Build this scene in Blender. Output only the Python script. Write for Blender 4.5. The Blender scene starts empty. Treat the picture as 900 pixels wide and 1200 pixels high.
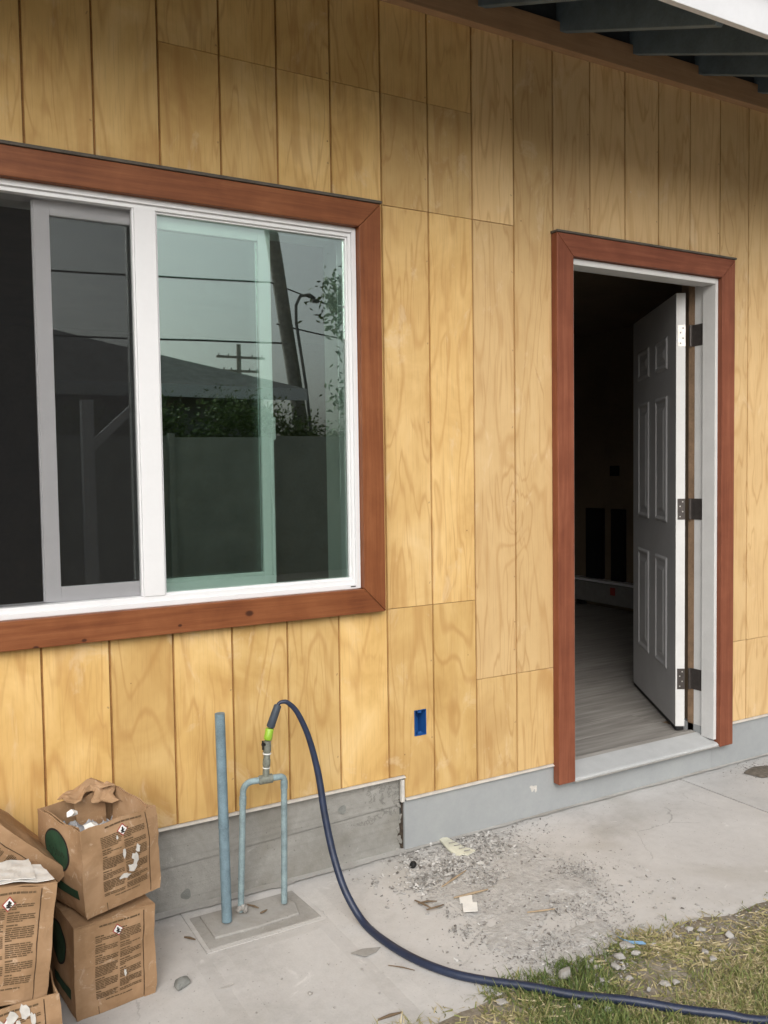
import bpy, bmesh, math, random
import numpy as np
from mathutils import Vector, Matrix, noise
random.seed(7)
rng = np.random.default_rng(7)
SC = bpy.context.scene
COL = SC.collection

# ------------------------------------------------------------------ camera
CAM = np.array([-0.3904, -2.8070, 1.4653])
YAW, PITCH, ROLL, FPX = 0.518394, -0.0488975, -0.0141253, 1019.44


def cam_axes():
    cy, sy, cp, sp = math.cos(YAW), math.sin(YAW), math.cos(PITCH), math.sin(PITCH)
    f = np.array([sy * cp, cy * cp, sp])
    rt = np.array([cy, -sy, 0.0])
    up = np.cross(rt, f)
    c, s = math.cos(ROLL), math.sin(ROLL)
    return rt * c + up * s, -rt * s + up * c, f


RT, UP, FW = cam_axes()
cd = bpy.data.cameras.new('camera')
cam = bpy.data.objects.new('camera', cd)
COL.objects.link(cam)
cam.matrix_world = Matrix(((RT[0], UP[0], -FW[0], CAM[0]), (RT[1], UP[1], -FW[1], CAM[1]),
                           (RT[2], UP[2], -FW[2], CAM[2]), (0, 0, 0, 1)))
cd.sensor_fit = 'VERTICAL'
cd.sensor_height = 36.0
cd.lens = FPX / 1200 * 36.0
cd.clip_start, cd.clip_end = 0.05, 2000
SC.camera = cam

# ------------------------------------------------------------------ world, sun, exposure
SUN_EL, SUN_AZ = math.radians(34), math.radians(208)      # azimuth clockwise from +y
W = bpy.data.worlds.new('World')
SC.world = W
W.use_nodes = True
nt = W.node_tree
sky = nt.nodes.new('ShaderNodeTexSky')
sky.sky_type = 'NISHITA'
sky.sun_disc = False
sky.sun_elevation = SUN_EL
sky.sun_rotation = SUN_AZ
sky.air_density, sky.dust_density, sky.ozone_density = 1.0, 6.0, 1.0
hs = nt.nodes.new('ShaderNodeHueSaturation')
hs.inputs['Saturation'].default_value = 0.30
nt.links.new(sky.outputs[0], hs.inputs['Color'])
bg = nt.nodes['Background']
bg.inputs['Strength'].default_value = 0.12
nt.links.new(hs.outputs[0], bg.inputs['Color'])
sl = bpy.data.lights.new('sun', 'SUN')
sl.energy = 0.95
sl.angle = math.radians(65)
sl.color = (1.0, 0.985, 0.96)
so = bpy.data.objects.new('sun', sl)
COL.objects.link(so)
sd = Vector((math.sin(SUN_AZ) * math.cos(SUN_EL), math.cos(SUN_AZ) * math.cos(SUN_EL), math.sin(SUN_EL)))
so.rotation_euler = sd.to_track_quat('Z', 'Y').to_euler()
so.location = sd * 30
SC.view_settings.view_transform = 'Standard'
SC.view_settings.look = 'None'
SC.view_settings.gamma = 1
SC.view_settings.use_curve_mapping = False
SC.view_settings.exposure = 0.43


# ------------------------------------------------------------------ pixel helpers (directions only)
def ray(x, y):
    return RT * (x - 450) / FPX + UP * (600 - y) / FPX + FW


def onY(x, y, Y=0.0):
    d = ray(x, y)
    return CAM + d * ((Y - CAM[1]) / d[1])


def onZ(x, y, Z=0.0):
    d = ray(x, y)
    return CAM + d * ((Z - CAM[2]) / d[2])


# ------------------------------------------------------------------ object helpers
def tag(o, label=None, cat=None, group=None, kind=None):
    if label: o['label'] = label
    if cat: o['category'] = cat
    if group: o['group'] = group
    if kind: o['kind'] = kind
    return o


def empty(name, loc=(0, 0, 0)):
    o = bpy.data.objects.new(name, None)
    o.empty_display_size = 0.05
    COL.objects.link(o)
    o.location = loc
    return o


def wloc(p):
    v = Vector((0, 0, 0))
    while p is not None:
        v = v + Vector(p.location)
        p = p.parent
    return v


class MB:
    def __init__(s):
        s.v, s.f = [], []

    def add(s, vs, fs):
        n = len(s.v)
        s.v += [tuple(map(float, v)) for v in vs]
        s.f += [tuple(i + n for i in f) for f in fs]
        return s

    def quad(s, a, b, c, d):
        return s.add([a, b, c, d], [(0, 1, 2, 3)])

    def box(s, x0, x1, y0, y1, z0, z1):
        v = [(x0, y0, z0), (x1, y0, z0), (x1, y1, z0), (x0, y1, z0), (x0, y0, z1), (x1, y0, z1), (x1, y1, z1), (x0, y1, z1)]
        return s.add(v, [(0, 3, 2, 1), (4, 5, 6, 7), (0, 1, 5, 4), (1, 2, 6, 5), (2, 3, 7, 6), (3, 0, 4, 7)])

    def prism(s, poly, h):                     # poly: ordered 3d points, h: extrusion vector
        n = len(poly)
        p = [np.array(q, float) for q in poly]
        h = np.array(h, float)
        v = p + [q + h for q in p]
        f = [tuple(range(n - 1, -1, -1)), tuple(range(n, 2 * n))]
        f += [(i, (i + 1) % n, (i + 1) % n + n, i + n) for i in range(n)]
        return s.add(v, f)

    def tube(s, path, rad, seg=12, cap=True):
        P = [np.array(p, float) for p in path]
        R = rad if hasattr(rad, '__len__') else [rad] * len(P)
        T = []
        for i in range(len(P)):
            t = P[min(i + 1, len(P) - 1)] - P[max(i - 1, 0)]
            T.append(t / (np.linalg.norm(t) + 1e-12))
        n0 = np.cross(T[0], [0.0, 0.0, 1.0])
        if np.linalg.norm(n0) < 1e-3: n0 = np.cross(T[0], [0.0, 1.0, 0.0])
        n0 /= np.linalg.norm(n0)
        vs = []
        for i in range(len(P)):
            n0 = n0 - T[i] * (n0 @ T[i])
            n0 /= np.linalg.norm(n0)
            b = np.cross(T[i], n0)
            for k in range(seg):
                a = 2 * math.pi * k / seg
                vs.append(P[i] + R[i] * (math.cos(a) * n0 + math.sin(a) * b))
        fs = []
        for i in range(len(P) - 1):
            for k in range(seg):
                k2 = (k + 1) % seg
                fs.append((i * seg + k, i * seg + k2, (i + 1) * seg + k2, (i + 1) * seg + k))
        if cap:
            fs.append(tuple(range(seg - 1, -1, -1)))
            fs.append(tuple((len(P) - 1) * seg + k for k in range(seg)))
        return s.add(vs, fs)

    def build(s, name, mat, parent=None, loc=None, smooth=False, bevel=0.0, bseg=2):
        """world-space vertices; linked as one mesh object (child of parent, or at loc)"""
        off = wloc(parent) if parent is not None else Vector(loc if loc is not None else (0, 0, 0))
        me = bpy.data.meshes.new(name)
        me.from_pydata([(v[0] - off.x, v[1] - off.y, v[2] - off.z) for v in s.v], [], s.f)
        me.update()
        bm = bmesh.new()
        bm.from_mesh(me)
        if bevel > 0:
            bmesh.ops.remove_doubles(bm, verts=bm.verts, dist=1e-6)
            es = [e for e in bm.edges if len(e.link_faces) == 2 and e.calc_face_angle(0) > 0.6]
            bmesh.ops.bevel(bm, geom=es, offset=bevel, segments=bseg, affect='EDGES', profile=0.5, clamp_overlap=True)
        bmesh.ops.recalc_face_normals(bm, faces=bm.faces)
        bm.to_mesh(me)
        bm.free()
        if smooth:
            me.polygons.foreach_set('use_smooth', [True] * len(me.polygons))
            try:
                me.set_sharp_from_angle(angle=math.radians(40))
            except Exception:
                pass
        if mat: me.materials.append(mat)
        o = bpy.data.objects.new(name, me)
        COL.objects.link(o)
        if parent is not None: o.parent = parent
        elif loc is not None: o.location = loc
        return o


# ------------------------------------------------------------------ material helpers
class NT:
    def __init__(s, name, rough=0.7):
        s.m = bpy.data.materials.new(name)
        s.m.use_nodes = True
        s.t = s.m.node_tree
        s.b = s.t.nodes['Principled BSDF']
        s.b.inputs['Roughness'].default_value = rough
        s.b.inputs['Specular IOR Level'].default_value = 0.3

    def n(s, typ, **kw):
        nd = s.t.nodes.new(typ)
        for k, v in kw.items(): setattr(nd, k, v)
        return nd

    def l(s, a, b):
        s.t.links.new(a, b)

    def val(s, x):
        return x

    def inp(s, sock, x):
        if isinstance(x, bpy.types.NodeSocket): s.l(x, sock)
        elif x is not None:
            if hasattr(x, '__len__') and len(x) == 3 and sock.type == 'RGBA': x = (*x, 1)
            sock.default_value = x

    def math(s, op, a, b=None, c=None, clamp=False):
        nd = s.n('ShaderNodeMath', operation=op, use_clamp=clamp)
        s.inp(nd.inputs[0], a)
        if b is not None: s.inp(nd.inputs[1], b)
        if c is not None: s.inp(nd.inputs[2], c)
        return nd.outputs[0]

    def pos(s):
        g = s.n('ShaderNodeNewGeometry')
        x = s.n('ShaderNodeSeparateXYZ')
        s.l(g.outputs['Position'], x.inputs[0])
        return x.outputs[0], x.outputs[1], x.outputs[2]

    def xyz(s, x, y, z):
        c = s.n('ShaderNodeCombineXYZ')
        for i, q in enumerate((x, y, z)): s.inp(c.inputs[i], q)
        return c.outputs[0]

    def noise(s, vec=None, scale=5.0, detail=3.0, rough=0.55, dist=0.0):
        nd = s.n('ShaderNodeTexNoise')
        if vec is not None: s.l(vec, nd.inputs['Vector'])
        nd.inputs['Scale'].default_value = scale
        nd.inputs['Detail'].default_value = detail
        nd.inputs['Roughness'].default_value = rough
        nd.inputs['Distortion'].default_value = dist
        return nd.outputs['Fac']

    def voro(s, vec, scale, feature='F1'):
        nd = s.n('ShaderNodeTexVoronoi', feature=feature)
        s.l(vec, nd.inputs['Vector'])
        nd.inputs['Scale'].default_value = scale
        return nd.outputs['Distance']

    def ramp(s, fac, stops):
        nd = s.n('ShaderNodeValToRGB')
        s.inp(nd.inputs[0], fac)
        e = nd.color_ramp.elements
        while len(e) < len(stops): e.new(0.5)
        for el, (p, c) in zip(e, stops):
            el.position = p
            el.color = (*c, 1) if len(c) == 3 else c
        return nd.outputs[0]

    def step(s, fac, a, b):                    # 0 below a, 1 above b
        nd = s.n('ShaderNodeMapRange', interpolation_type='SMOOTHSTEP')
        s.inp(nd.inputs[0], fac)
        nd.inputs[1].default_value, nd.inputs[2].default_value = a, b
        return nd.outputs[0]

    def mix(s, fac, a, b, mode='MIX'):
        nd = s.n('ShaderNodeMix', data_type='RGBA', blend_type=mode)
        s.inp(nd.inputs[0], fac)
        s.inp(nd.inputs[6], a)
        s.inp(nd.inputs[7], b)
        return nd.outputs[2]

    def attr(s, name):
        nd = s.n('ShaderNodeAttribute', attribute_type='OBJECT', attribute_name=name)
        return nd.outputs['Fac']

    def orand(s):
        return s.n('ShaderNodeObjectInfo').outputs['Random']

    def bump(s, h, strength=0.3, dist=0.002):
        nd = s.n('ShaderNodeBump')
        nd.inputs['Strength'].default_value = strength
        nd.inputs['Distance'].default_value = dist
        s.l(h, nd.inputs['Height'])
        s.l(nd.outputs[0], s.b.inputs['Normal'])

    def col(s, c):
        s.inp(s.b.inputs['Base Color'], c)
        return s


def plain(name, col, rough=0.6, var=0.12, scale=18, bump=0.15, metal=0.0, spec=0.3, dist=0.001):
    k = NT(name, rough)
    k.b.inputs['Metallic'].default_value = metal
    k.b.inputs['Specular IOR Level'].default_value = spec
    x, y, z = k.pos()
    v = k.xyz(x, y, z)
    n1 = k.noise(v, scale, 4)
    n2 = k.noise(v, scale * 9, 2)
    f = k.math('ADD', k.math('MULTIPLY', n1, 0.7), k.math('MULTIPLY', n2, 0.3))
    lo = [c * (1 - var * 1.6) for c in col]
    hi = [min(c * (1 + var * 1.6), 0.95) for c in col]
    k.col(k.ramp(f, [(0.3, lo), (0.7, hi)]))
    if bump: k.bump(f, bump, dist)
    return k.m


# ---- plywood siding
def make_siding():
    k = NT('stained_plywood', 0.62)
    x, y, z = k.pos()
    s = k.attr('sheet')
    pale = k.attr('pale')
    X = k.math('MULTIPLY_ADD', s, 3.71, x)
    Z = k.math('MULTIPLY_ADD', s, 2.33, z)
    Y = k.math('MULTIPLY', s, 5.1)
    # the big swirl round a knot beside the door
    dx = k.math('DIVIDE', k.math('SUBTRACT', x, 1.83), 0.075)
    dz = k.math('DIVIDE', k.math('SUBTRACT', z, 1.29), 0.16)
    r2 = k.math('ADD', k.math('MULTIPLY', dx, dx), k.math('MULTIPLY', dz, dz))
    sw = k.math('EXPONENT', k.math('MULTIPLY', r2, -1.0))
    g = k.noise(k.xyz(k.math('MULTIPLY', X, 4.2), Y, k.math('MULTIPLY', Z, 0.75)), 1.0, 2.0, 0.45, 0.35)
    g = k.math('ADD', g, k.math('MULTIPLY', sw, 0.42))
    fz = k.noise(k.xyz(k.math('MULTIPLY', X, 45), Y, k.math('MULTIPLY', Z, 3)), 1.0, 2.0)
    gw = k.math('ADD', g, k.math('MULTIPLY', fz, 0.02))
    band = k.math('PINGPONG', k.math('MULTIPLY', gw, 21.0), 1.0)
    line = k.step(band, 0.62, 1.0)
    fib = k.noise(k.xyz(k.math('MULTIPLY', X, 210), Y, k.math('MULTIPLY', Z, 7)), 1.0, 2.0, 0.6)
    blot = k.noise(k.xyz(X, Y, k.math('MULTIPLY', Z, 0.7)), 4.5, 4.0, 0.6, 0.6)
    strk = k.noise(k.xyz(k.math('MULTIPLY', X, 15), Y, k.math('MULTIPLY', Z, 1.1)), 1.0, 3.0, 0.6, 0.3)
    base = k.ramp(blot, [(0.28, (0.47, 0.275, 0.080)), (0.46, (0.575, 0.365, 0.124)), (0.60, (0.65, 0.435, 0.168)), (0.76, (0.71, 0.51, 0.24))])
    base = k.mix(k.math('MULTIPLY', pale, 0.75), base, (0.655, 0.47, 0.265))
    lk = k.noise(k.xyz(X, Y, Z), 3.0, 1.0)
    base = k.mix(k.math('MULTIPLY', k.math('MULTIPLY', line, k.math('MULTIPLY', k.step(lk, 0.30, 0.58), k.math('MULTIPLY_ADD', pale, -0.35, 1.0))), 0.46), base, (0.40, 0.205, 0.062))
    g2 = k.noise(k.xyz(k.math('MULTIPLY', X, 11.0), k.math('ADD', Y, 7.0), k.math('MULTIPLY', Z, 1.5)), 1.0, 2.0, 0.5, 0.5)
    l2 = k.step(k.math('PINGPONG', k.math('MULTIPLY', k.math('ADD', g2, k.math('MULTIPLY', sw, 0.5)), 13.0), 1.0), 0.62, 1.0)
    base = k.mix(k.math('MULTIPLY', k.math('MULTIPLY', l2, k.step(lk, 0.62, 0.40)), 0.44), base, (0.40, 0.21, 0.068))
    rv = k.math('MULTIPLY_ADD', k.orand(), 0.20, 0.90)
    base = k.mix(1.0, base, k.xyz(rv, rv, rv), 'MULTIPLY')
    base = k.mix(k.math('MULTIPLY', k.step(strk, 0.5, 0.75), 0.25), base, (0.44, 0.25, 0.085))
    base = k.mix(k.math('MULTIPLY', k.step(fib, 0.5, 0.72), 0.22), base, (0.33, 0.18, 0.07))
    # pale dried drips, nail dots, putty marks
    vv = k.xyz(X, Y, k.math('MULTIPLY', Z, 0.8))
    d1 = k.voro(vv, 5.0)
    dots = k.step(d1, 0.022, 0.014)
    base = k.mix(k.math('MULTIPLY', dots, 0.55), base, (0.72, 0.62, 0.48))
    d2 = k.voro(k.xyz(k.math('ADD', X, 9.3), Y, k.math('ADD', Z, 4.4)), 6.5)
    base = k.mix(k.math('MULTIPLY', k.step(d2, 0.026, 0.014), 0.7), base, (0.16, 0.08, 0.03))
    jx = k.math('MULTIPLY', k.math('SUBTRACT', k.math('FRACT', k.math('ADD', k.math('DIVIDE', x, 0.4064), k.math('MULTIPLY', blot, 0.05))), 0.5), 0.4064)
    jz = k.math('MULTIPLY', k.math('SUBTRACT', k.math('FRACT', k.math('ADD', k.math('DIVIDE', z, 0.305), k.math('MULTIPLY', strk, 0.25))), 0.5), 0.305)
    nd_ = k.math('SQRT', k.math('ADD', k.math('MULTIPLY', jx, jx), k.math('MULTIPLY', jz, jz)))
    base = k.mix(k.math('MULTIPLY', k.step(nd_, 0.0042, 0.0028), 0.5), base, (0.22, 0.13, 0.07))
    scf = k.noise(k.xyz(X, k.math('ADD', Y, 3.0), k.math('MULTIPLY', Z, 0.6)), 7.0, 5.0, 0.7, 1.0)
    base = k.mix(k.math('MULTIPLY', k.step(scf, 0.57, 0.70), 0.36), base, (0.70, 0.55, 0.36))
    k.col(base)
    rr = k.math('MULTIPLY_ADD', blot, 0.25, 0.48)
    k.l(rr, k.b.inputs['Roughness'])
    h = k.math('ADD', k.math('MULTIPLY', fib, 0.6), k.math('ADD', k.math('MULTIPLY', line, -0.35), k.math('MULTIPLY', blot, 0.5)))
    k.bump(h, 0.28, 0.0012)
    return k.m


def make_trim(name, axis, lo, mid, hi, knots=()):
    k = NT(name, 0.5)
    x, y, z = k.pos()
    a, b = (x, z) if axis == 'x' else (z, x)
    yy = k.math('MULTIPLY', y, 6)
    v = k.xyz(k.math('MULTIPLY', a, 2.2), k.math('MULTIPLY', b, 60), k.math('MULTIPLY', y, 40))
    n1 = k.noise(v, 1.0, 4, 0.65, 0.4)
    n2 = k.noise(k.xyz(x, y, z), 6.0, 4, 0.6, 0.3)
    n3 = k.noise(k.xyz(k.math('MULTIPLY', a, 12), k.math('MULTIPLY', b, 400), k.math('MULTIPLY', y, 300)), 1.0, 2)
    f = k.math('ADD', k.math('MULTIPLY', n1, 0.6), k.math('MULTIPLY', n2, 0.4))
    c = k.ramp(f, [(0.28, lo), (0.5, mid), (0.72, hi)])
    c = k.mix(k.math('MULTIPLY', k.step(n3, 0.55, 0.8), 0.3), c, [q * 0.55 for q in lo])
    for (kx, kz, kr) in knots:
        dx = k.math('DIVIDE', k.math('SUBTRACT', x, kx), kr * 1.5)
        dz = k.math('DIVIDE', k.math('SUBTRACT', z, kz), kr)
        r = k.math('SQRT', k.math('ADD', k.math('MULTIPLY', dx, dx), k.math('MULTIPLY', dz, dz)))
        r = k.math('ADD', r, k.math('MULTIPLY', n2, 0.8))
        c = k.mix(k.math('MULTIPLY', k.step(r, 1.6, 0.9), 0.85), c, (0.03, 0.008, 0.004))
    d1 = k.voro(k.xyz(x, y, z), 9.0)
    c = k.mix(k.math('MULTIPLY', k.step(d1, 0.022, 0.012), 0.7), c, (0.55, 0.45, 0.38))
    k.col(c)
    k.bump(k.math('ADD', n3, n1), 0.25, 0.0012)
    return k.m


def make_concrete(name, lo, mid, hi, scale=3.0, bump=0.5, board=False, spots=True):
    k = NT(name, 0.88)
    k.b.inputs['Specular IOR Level'].default_value = 0.15
    x, y, z = k.pos()
    v = k.xyz(x, y, z)
    n1 = k.noise(v, scale, 5, 0.62, 0.5)
    n2 = k.noise(v, scale * 12, 4, 0.6)
    n3 = k.noise(v, scale * 60, 2, 0.6)
    f = k.math('ADD', k.math('MULTIPLY', n1, 0.62), k.math('ADD', k.math('MULTIPLY', n2, 0.25), k.math('MULTIPLY', n3, 0.13)))
    c = k.ramp(f, [(0.3, lo), (0.5, mid), (0.68, hi)])
    if spots:
        d1 = k.voro(v, 26.0)
        c = k.mix(k.math('MULTIPLY', k.step(d1, 0.085, 0.05), 0.45), c, [q * 0.45 for q in lo])
        st = k.noise(v, scale * 0.55, 3, 0.5, 1.2)
        c = k.mix(k.math('MULTIPLY', k.step(st, 0.55, 0.75), 0.35), c, (lo[0] * 0.85, lo[1] * 0.8, lo[2] * 0.7))
        sp = k.noise(v, scale * 3.1, 4, 0.7, 0.8)
        c = k.mix(k.math('MULTIPLY', k.step(sp, 0.63, 0.72), 0.4), c, [min(q * 1.3, 0.8) for q in hi])
    h = k.math('ADD', k.math('MULTIPLY', n2, 0.6), k.math('MULTIPLY', n3, 0.4))
    if spots:
        wv = k.xyz(k.math('MULTIPLY_ADD', n1, 0.35, x), k.math('MULTIPLY_ADD', n2, 0.06, y), z)
        ce = k.voro(wv, 1.7, 'DISTANCE_TO_EDGE')
        ck = k.math('MULTIPLY', k.step(ce, 0.0045, 0.0018), k.step(k.noise(v, 1.3, 2), 0.60, 0.68))
        c = k.mix(k.math('MULTIPLY', ck, 0.35), c, [q * 0.35 for q in lo])
        h = k.math('ADD', h, k.math('MULTIPLY', ck, -0.4))
        por = k.voro(v, 90.0)
        pm = k.math('MULTIPLY', k.step(por, 0.16, 0.08), k.step(k.noise(v, 6, 2), 0.45, 0.6))
        c = k.mix(k.math('MULTIPLY', pm, 0.5), c, [q * 0.5 for q in lo])
    if board:
        wz = k.noise(k.xyz(k.math('MULTIPLY', x, 2.0), y, k.math('MULTIPLY', z, 70)), 1.0, 3)
        h = k.math('ADD', h, k.math('MULTIPLY', wz, 0.7))
        c = k.mix(k.math('MULTIPLY', k.step(wz, 0.5, 0.75), 0.2), c, [q * 0.6 for q in lo])
    k.col(c)
    k.bump(h, bump, 0.003)
    return k.m


def make_glass(name, tint, refl, tintmix=1.0):
    k = NT(name)
    k.t.nodes.remove(k.b)
    tr = k.n('ShaderNodeBsdfTransparent')
    tr.inputs[0].default_value = (*tint, 1)
    gl = k.n('ShaderNodeBsdfGlossy')
    gl.inputs['Color'].default_value = (0.93, 1.0, 0.975, 1)
    gl.inputs['Roughness'].default_value = 0.0
    fr = k.n('ShaderNodeFresnel')
    fr.inputs['IOR'].default_value = 1.45
    x, y, z = k.pos()
    nb = k.n('ShaderNodeBump')
    nb.inputs['Strength'].default_value = 0.06
    nb.inputs['Distance'].default_value = 0.004
    k.l(k.noise(k.xyz(x, y, z), 2.2, 1), nb.inputs['Height'])
    k.l(nb.outputs[0], gl.inputs['Normal'])
    f = k.math('ADD', fr.outputs[0], refl, clamp=True)
    mx = k.n('ShaderNodeMixShader')
    k.l(f, mx.inputs[0])
    k.l(tr.outputs[0], mx.inputs[1])
    k.l(gl.outputs[0], mx.inputs[2])
    k.l(mx.outputs[0], k.t.nodes['Material Output'].inputs['Surface'])
    return k.m


def make_screen():
    k = NT('screen_mesh', 0.8)
    k.b.inputs['Base Color'].default_value = (0.016, 0.017, 0.018, 1)
    tr = k.n('ShaderNodeBsdfTransparent')
    mx = k.n('ShaderNodeMixShader')
    mx.inputs[0].default_value = 0.25
    k.l(tr.outputs[0], mx.inputs[1])
    k.l(k.b.outputs[0], mx.inputs[2])
    k.l(mx.outputs[0], k.t.nodes['Material Output'].inputs['Surface'])
    return k.m


def make_cardboard():
    k = NT('cardboard', 0.82)
    k.b.inputs['Specular IOR Level'].default_value = 0.12
    x, y, z = k.pos()
    v = k.xyz(x, y, z)
    r = k.orand()
    n1 = k.noise(v, 9, 4, 0.6, 0.5)
    n2 = k.noise(k.xyz(k.math('MULTIPLY', x, 60), k.math('MULTIPLY', y, 60), k.math('MULTIPLY', z, 420)), 1.0, 2)
    c = k.ramp(n1, [(0.28, (0.28, 0.172, 0.092)), (0.55, (0.375, 0.238, 0.135)), (0.78, (0.45, 0.30, 0.185))])
    c = k.mix(k.math('MULTIPLY', n2, 0.12), c, (0.2, 0.12, 0.065))
    sc = k.noise(v, 22, 5, 0.75, 1.5)
    c = k.mix(k.math('MULTIPLY', k.step(sc, 0.58, 0.68), 0.5), c, (0.58, 0.45, 0.33))
    c = k.mix(k.math('MULTIPLY', k.step(k.noise(v, 5, 3, 0.6, 1.0), 0.58, 0.75), 0.3), c, (0.2, 0.115, 0.06))
    k.col(c)
    k.bump(k.math('ADD', n1, k.math('MULTIPLY', n2, 0.25)), 0.3, 0.002)
    return k.m


M = {}
M['siding'] = make_siding()
M['groove'] = plain('groove_stain', (0.30, 0.16, 0.055), 0.8, 0.2)
RW = ((0.11, 0.030, 0.010), (0.195, 0.064, 0.022), (0.285, 0.108, 0.042))
RD = ((0.12, 0.033, 0.017), (0.20, 0.063, 0.032), (0.28, 0.10, 0.053))
M['trim_x'] = make_trim('redwood_stain_horizontal', 'x', *RW, knots=((0.66, 0.985, 0.011), (0.12, 0.952, 0.006), (-0.02, 0.945, 0.007), (0.42, 0.968, 0.005)))
M['trim_z'] = make_trim('redwood_stain_vertical', 'z', *RW)
M['dtrim_x'] = make_trim('dark_redwood_stain_horizontal', 'x', *RD)
M['dtrim_z'] = make_trim('dark_redwood_stain_vertical', 'z', *RD)
M['frieze'] = make_trim('brown_stain', 'x', (0.27, 0.16, 0.085), (0.35, 0.215, 0.12), (0.42, 0.27, 0.16))
M['vinyl'] = plain('white_vinyl', (0.70, 0.705, 0.715), 0.35, 0.015, 9, 0.05, spec=0.5)
M['sashvinyl'] = plain('sash_vinyl', (0.78, 0.78, 0.80), 0.4, 0.02, 9, 0.05, spec=0.4)
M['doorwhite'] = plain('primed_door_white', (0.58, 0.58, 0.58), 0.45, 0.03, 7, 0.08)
M['doorshade'] = plain('shaded_white_door', (0.43, 0.43, 0.435), 0.4, 0.04, 7, 0.08)  # white door faces with the room's shade put into the colour
M['jamb'] = plain('primed_jamb_grey_white', (0.60, 0.60, 0.59), 0.55, 0.04, 10, 0.1)
M['rawwood'] = plain('raw_stud_wood', (0.24, 0.16, 0.10), 0.8, 0.2, 14, 0.3)
M['flash'] = plain('white_flashing', (0.56, 0.54, 0.50), 0.5, 0.12, 22, 0.2)
M['darkflash'] = plain('dark_flashing', (0.10, 0.085, 0.07), 0.7, 0.2)
M['black'] = plain('black_rubber', (0.012, 0.012, 0.012), 0.6, 0.1)
M['steel'] = plain('satin_steel', (0.55, 0.53, 0.50), 0.4, 0.12, 40, 0.1, metal=0.8)
M['bronze'] = plain('dark_hinge_steel', (0.09, 0.08, 0.075), 0.45, 0.15, 40, 0.1, metal=0.6)
M['foot_l'] = make_concrete('board_formed_concrete', (0.20, 0.195, 0.178), (0.28, 0.274, 0.252), (0.36, 0.352, 0.328), 4.0, 0.6, board=True)
M['foot_r'] = make_concrete('grey_painted_concrete', (0.28, 0.295, 0.30), (0.32, 0.335, 0.34), (0.36, 0.375, 0.375), 2.0, 0.12, spots=False)
M['slab'] = make_concrete('weathered_slab_concrete', (0.38, 0.37, 0.355), (0.50, 0.488, 0.472), (0.57, 0.558, 0.542), 2.2, 0.4)
M['slab2'] = make_concrete('newer_slab_concrete', (0.37, 0.365, 0.355), (0.45, 0.445, 0.435), (0.51, 0.505, 0.495), 2.0, 0.3)
M['pad'] = make_concrete('pad_concrete', (0.25, 0.24, 0.22), (0.33, 0.32, 0.30), (0.39, 0.38, 0.36), 5.0, 0.5)
M['joint'] = plain('joint_dirt', (0.13, 0.115, 0.095), 0.95, 0.3, 60, 0.6)
M['rafter'] = plain('slate_blue_paint', (0.12, 0.16, 0.185), 0.6, 0.15, 10, 0.2)
M['deck'] = plain('dark_roof_boards', (0.035, 0.042, 0.048), 0.8, 0.2, 10, 0.2)
M['fascia'] = plain('white_fascia_paint', (0.62, 0.63, 0.65), 0.5, 0.03, 5, 0.08)
M['roof'] = plain('asphalt_shingle', (0.09, 0.085, 0.08), 0.9, 0.3, 30, 0.5)
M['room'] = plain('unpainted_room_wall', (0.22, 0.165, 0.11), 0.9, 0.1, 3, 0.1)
M['drywall'] = plain('window_return_drywall', (0.60, 0.60, 0.57), 0.8, 0.05, 4, 0.05)
M['floorp'] = None
k = NT('grey_vinyl_plank', 0.5)
_x, _y, _z = k.pos()
_r = k.orand()
_n = k.noise(k.xyz(k.math('MULTIPLY_ADD', _r, 11.0, k.math('MULTIPLY', _x, 2.5)), k.math('MULTIPLY', _y, 34), _r), 1.0, 4, 0.65, 0.4)
_c = k.ramp(_n, [(0.3, (0.19, 0.175, 0.158)), (0.52, (0.30, 0.282, 0.258)), (0.72, (0.40, 0.38, 0.355))])
k.col(k.mix(k.math('MULTIPLY', _r, 0.35), _c, (0.20, 0.188, 0.172)))
k.bump(_n, 0.15, 0.001)
M['floorp'] = k.m
M['glass_fixed'] = make_glass('green_tinted_glass', (0.88, 0.965, 0.925), 0.165)
M['glass_sash'] = make_glass('clear_sash_glass', (0.92, 0.95, 0.94), 0.10)
M['screen'] = make_screen()
M['bluebox'] = plain('blue_plastic', (0.015, 0.085, 0.28), 0.4, 0.08, 20, 0.05, spec=0.5)
M['pvc'] = plain('weathered_grey_pvc', (0.155, 0.225, 0.262), 0.5, 0.2, 25, 0.12)
M['pvcl'] = plain('pale_grey_pvc', (0.215, 0.285, 0.30), 0.55, 0.22, 25, 0.15)
M['fitting'] = plain('oxidised_fitting', (0.17, 0.18, 0.15), 0.55, 0.3, 70, 0.4)
M['white_tape'] = plain('thread_tape', (0.7, 0.7, 0.68), 0.6, 0.05)
M['hose'] = plain('dark_blue_hose', (0.016, 0.025, 0.055), 0.42, 0.2, 30, 0.15, spec=0.5)
M['sleeve'] = plain('grey_hose_sleeve', (0.045, 0.058, 0.075), 0.5, 0.1, 30, 0.1)
M['lime'] = plain('lime_green_plastic', (0.25, 0.42, 0.035), 0.4, 0.06, 20, 0.05, spec=0.5)
M['card'] = make_cardboard()
M['ink'] = plain('brown_black_print', (0.125, 0.078, 0.04), 0.8, 0.2, 30, 0)
M['score'] = plain('score_shadow_brown', (0.07, 0.04, 0.022), 0.9, 0.2, 30, 0)
M['ink2'] = plain('black_print', (0.025, 0.02, 0.018), 0.8, 0.1, 30, 0)
M['white'] = plain('white_paper', (0.76, 0.75, 0.72), 0.75, 0.06, 20, 0.15)
M['red'] = plain('red_print', (0.32, 0.05, 0.04), 0.7, 0.1, 20, 0)
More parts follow.
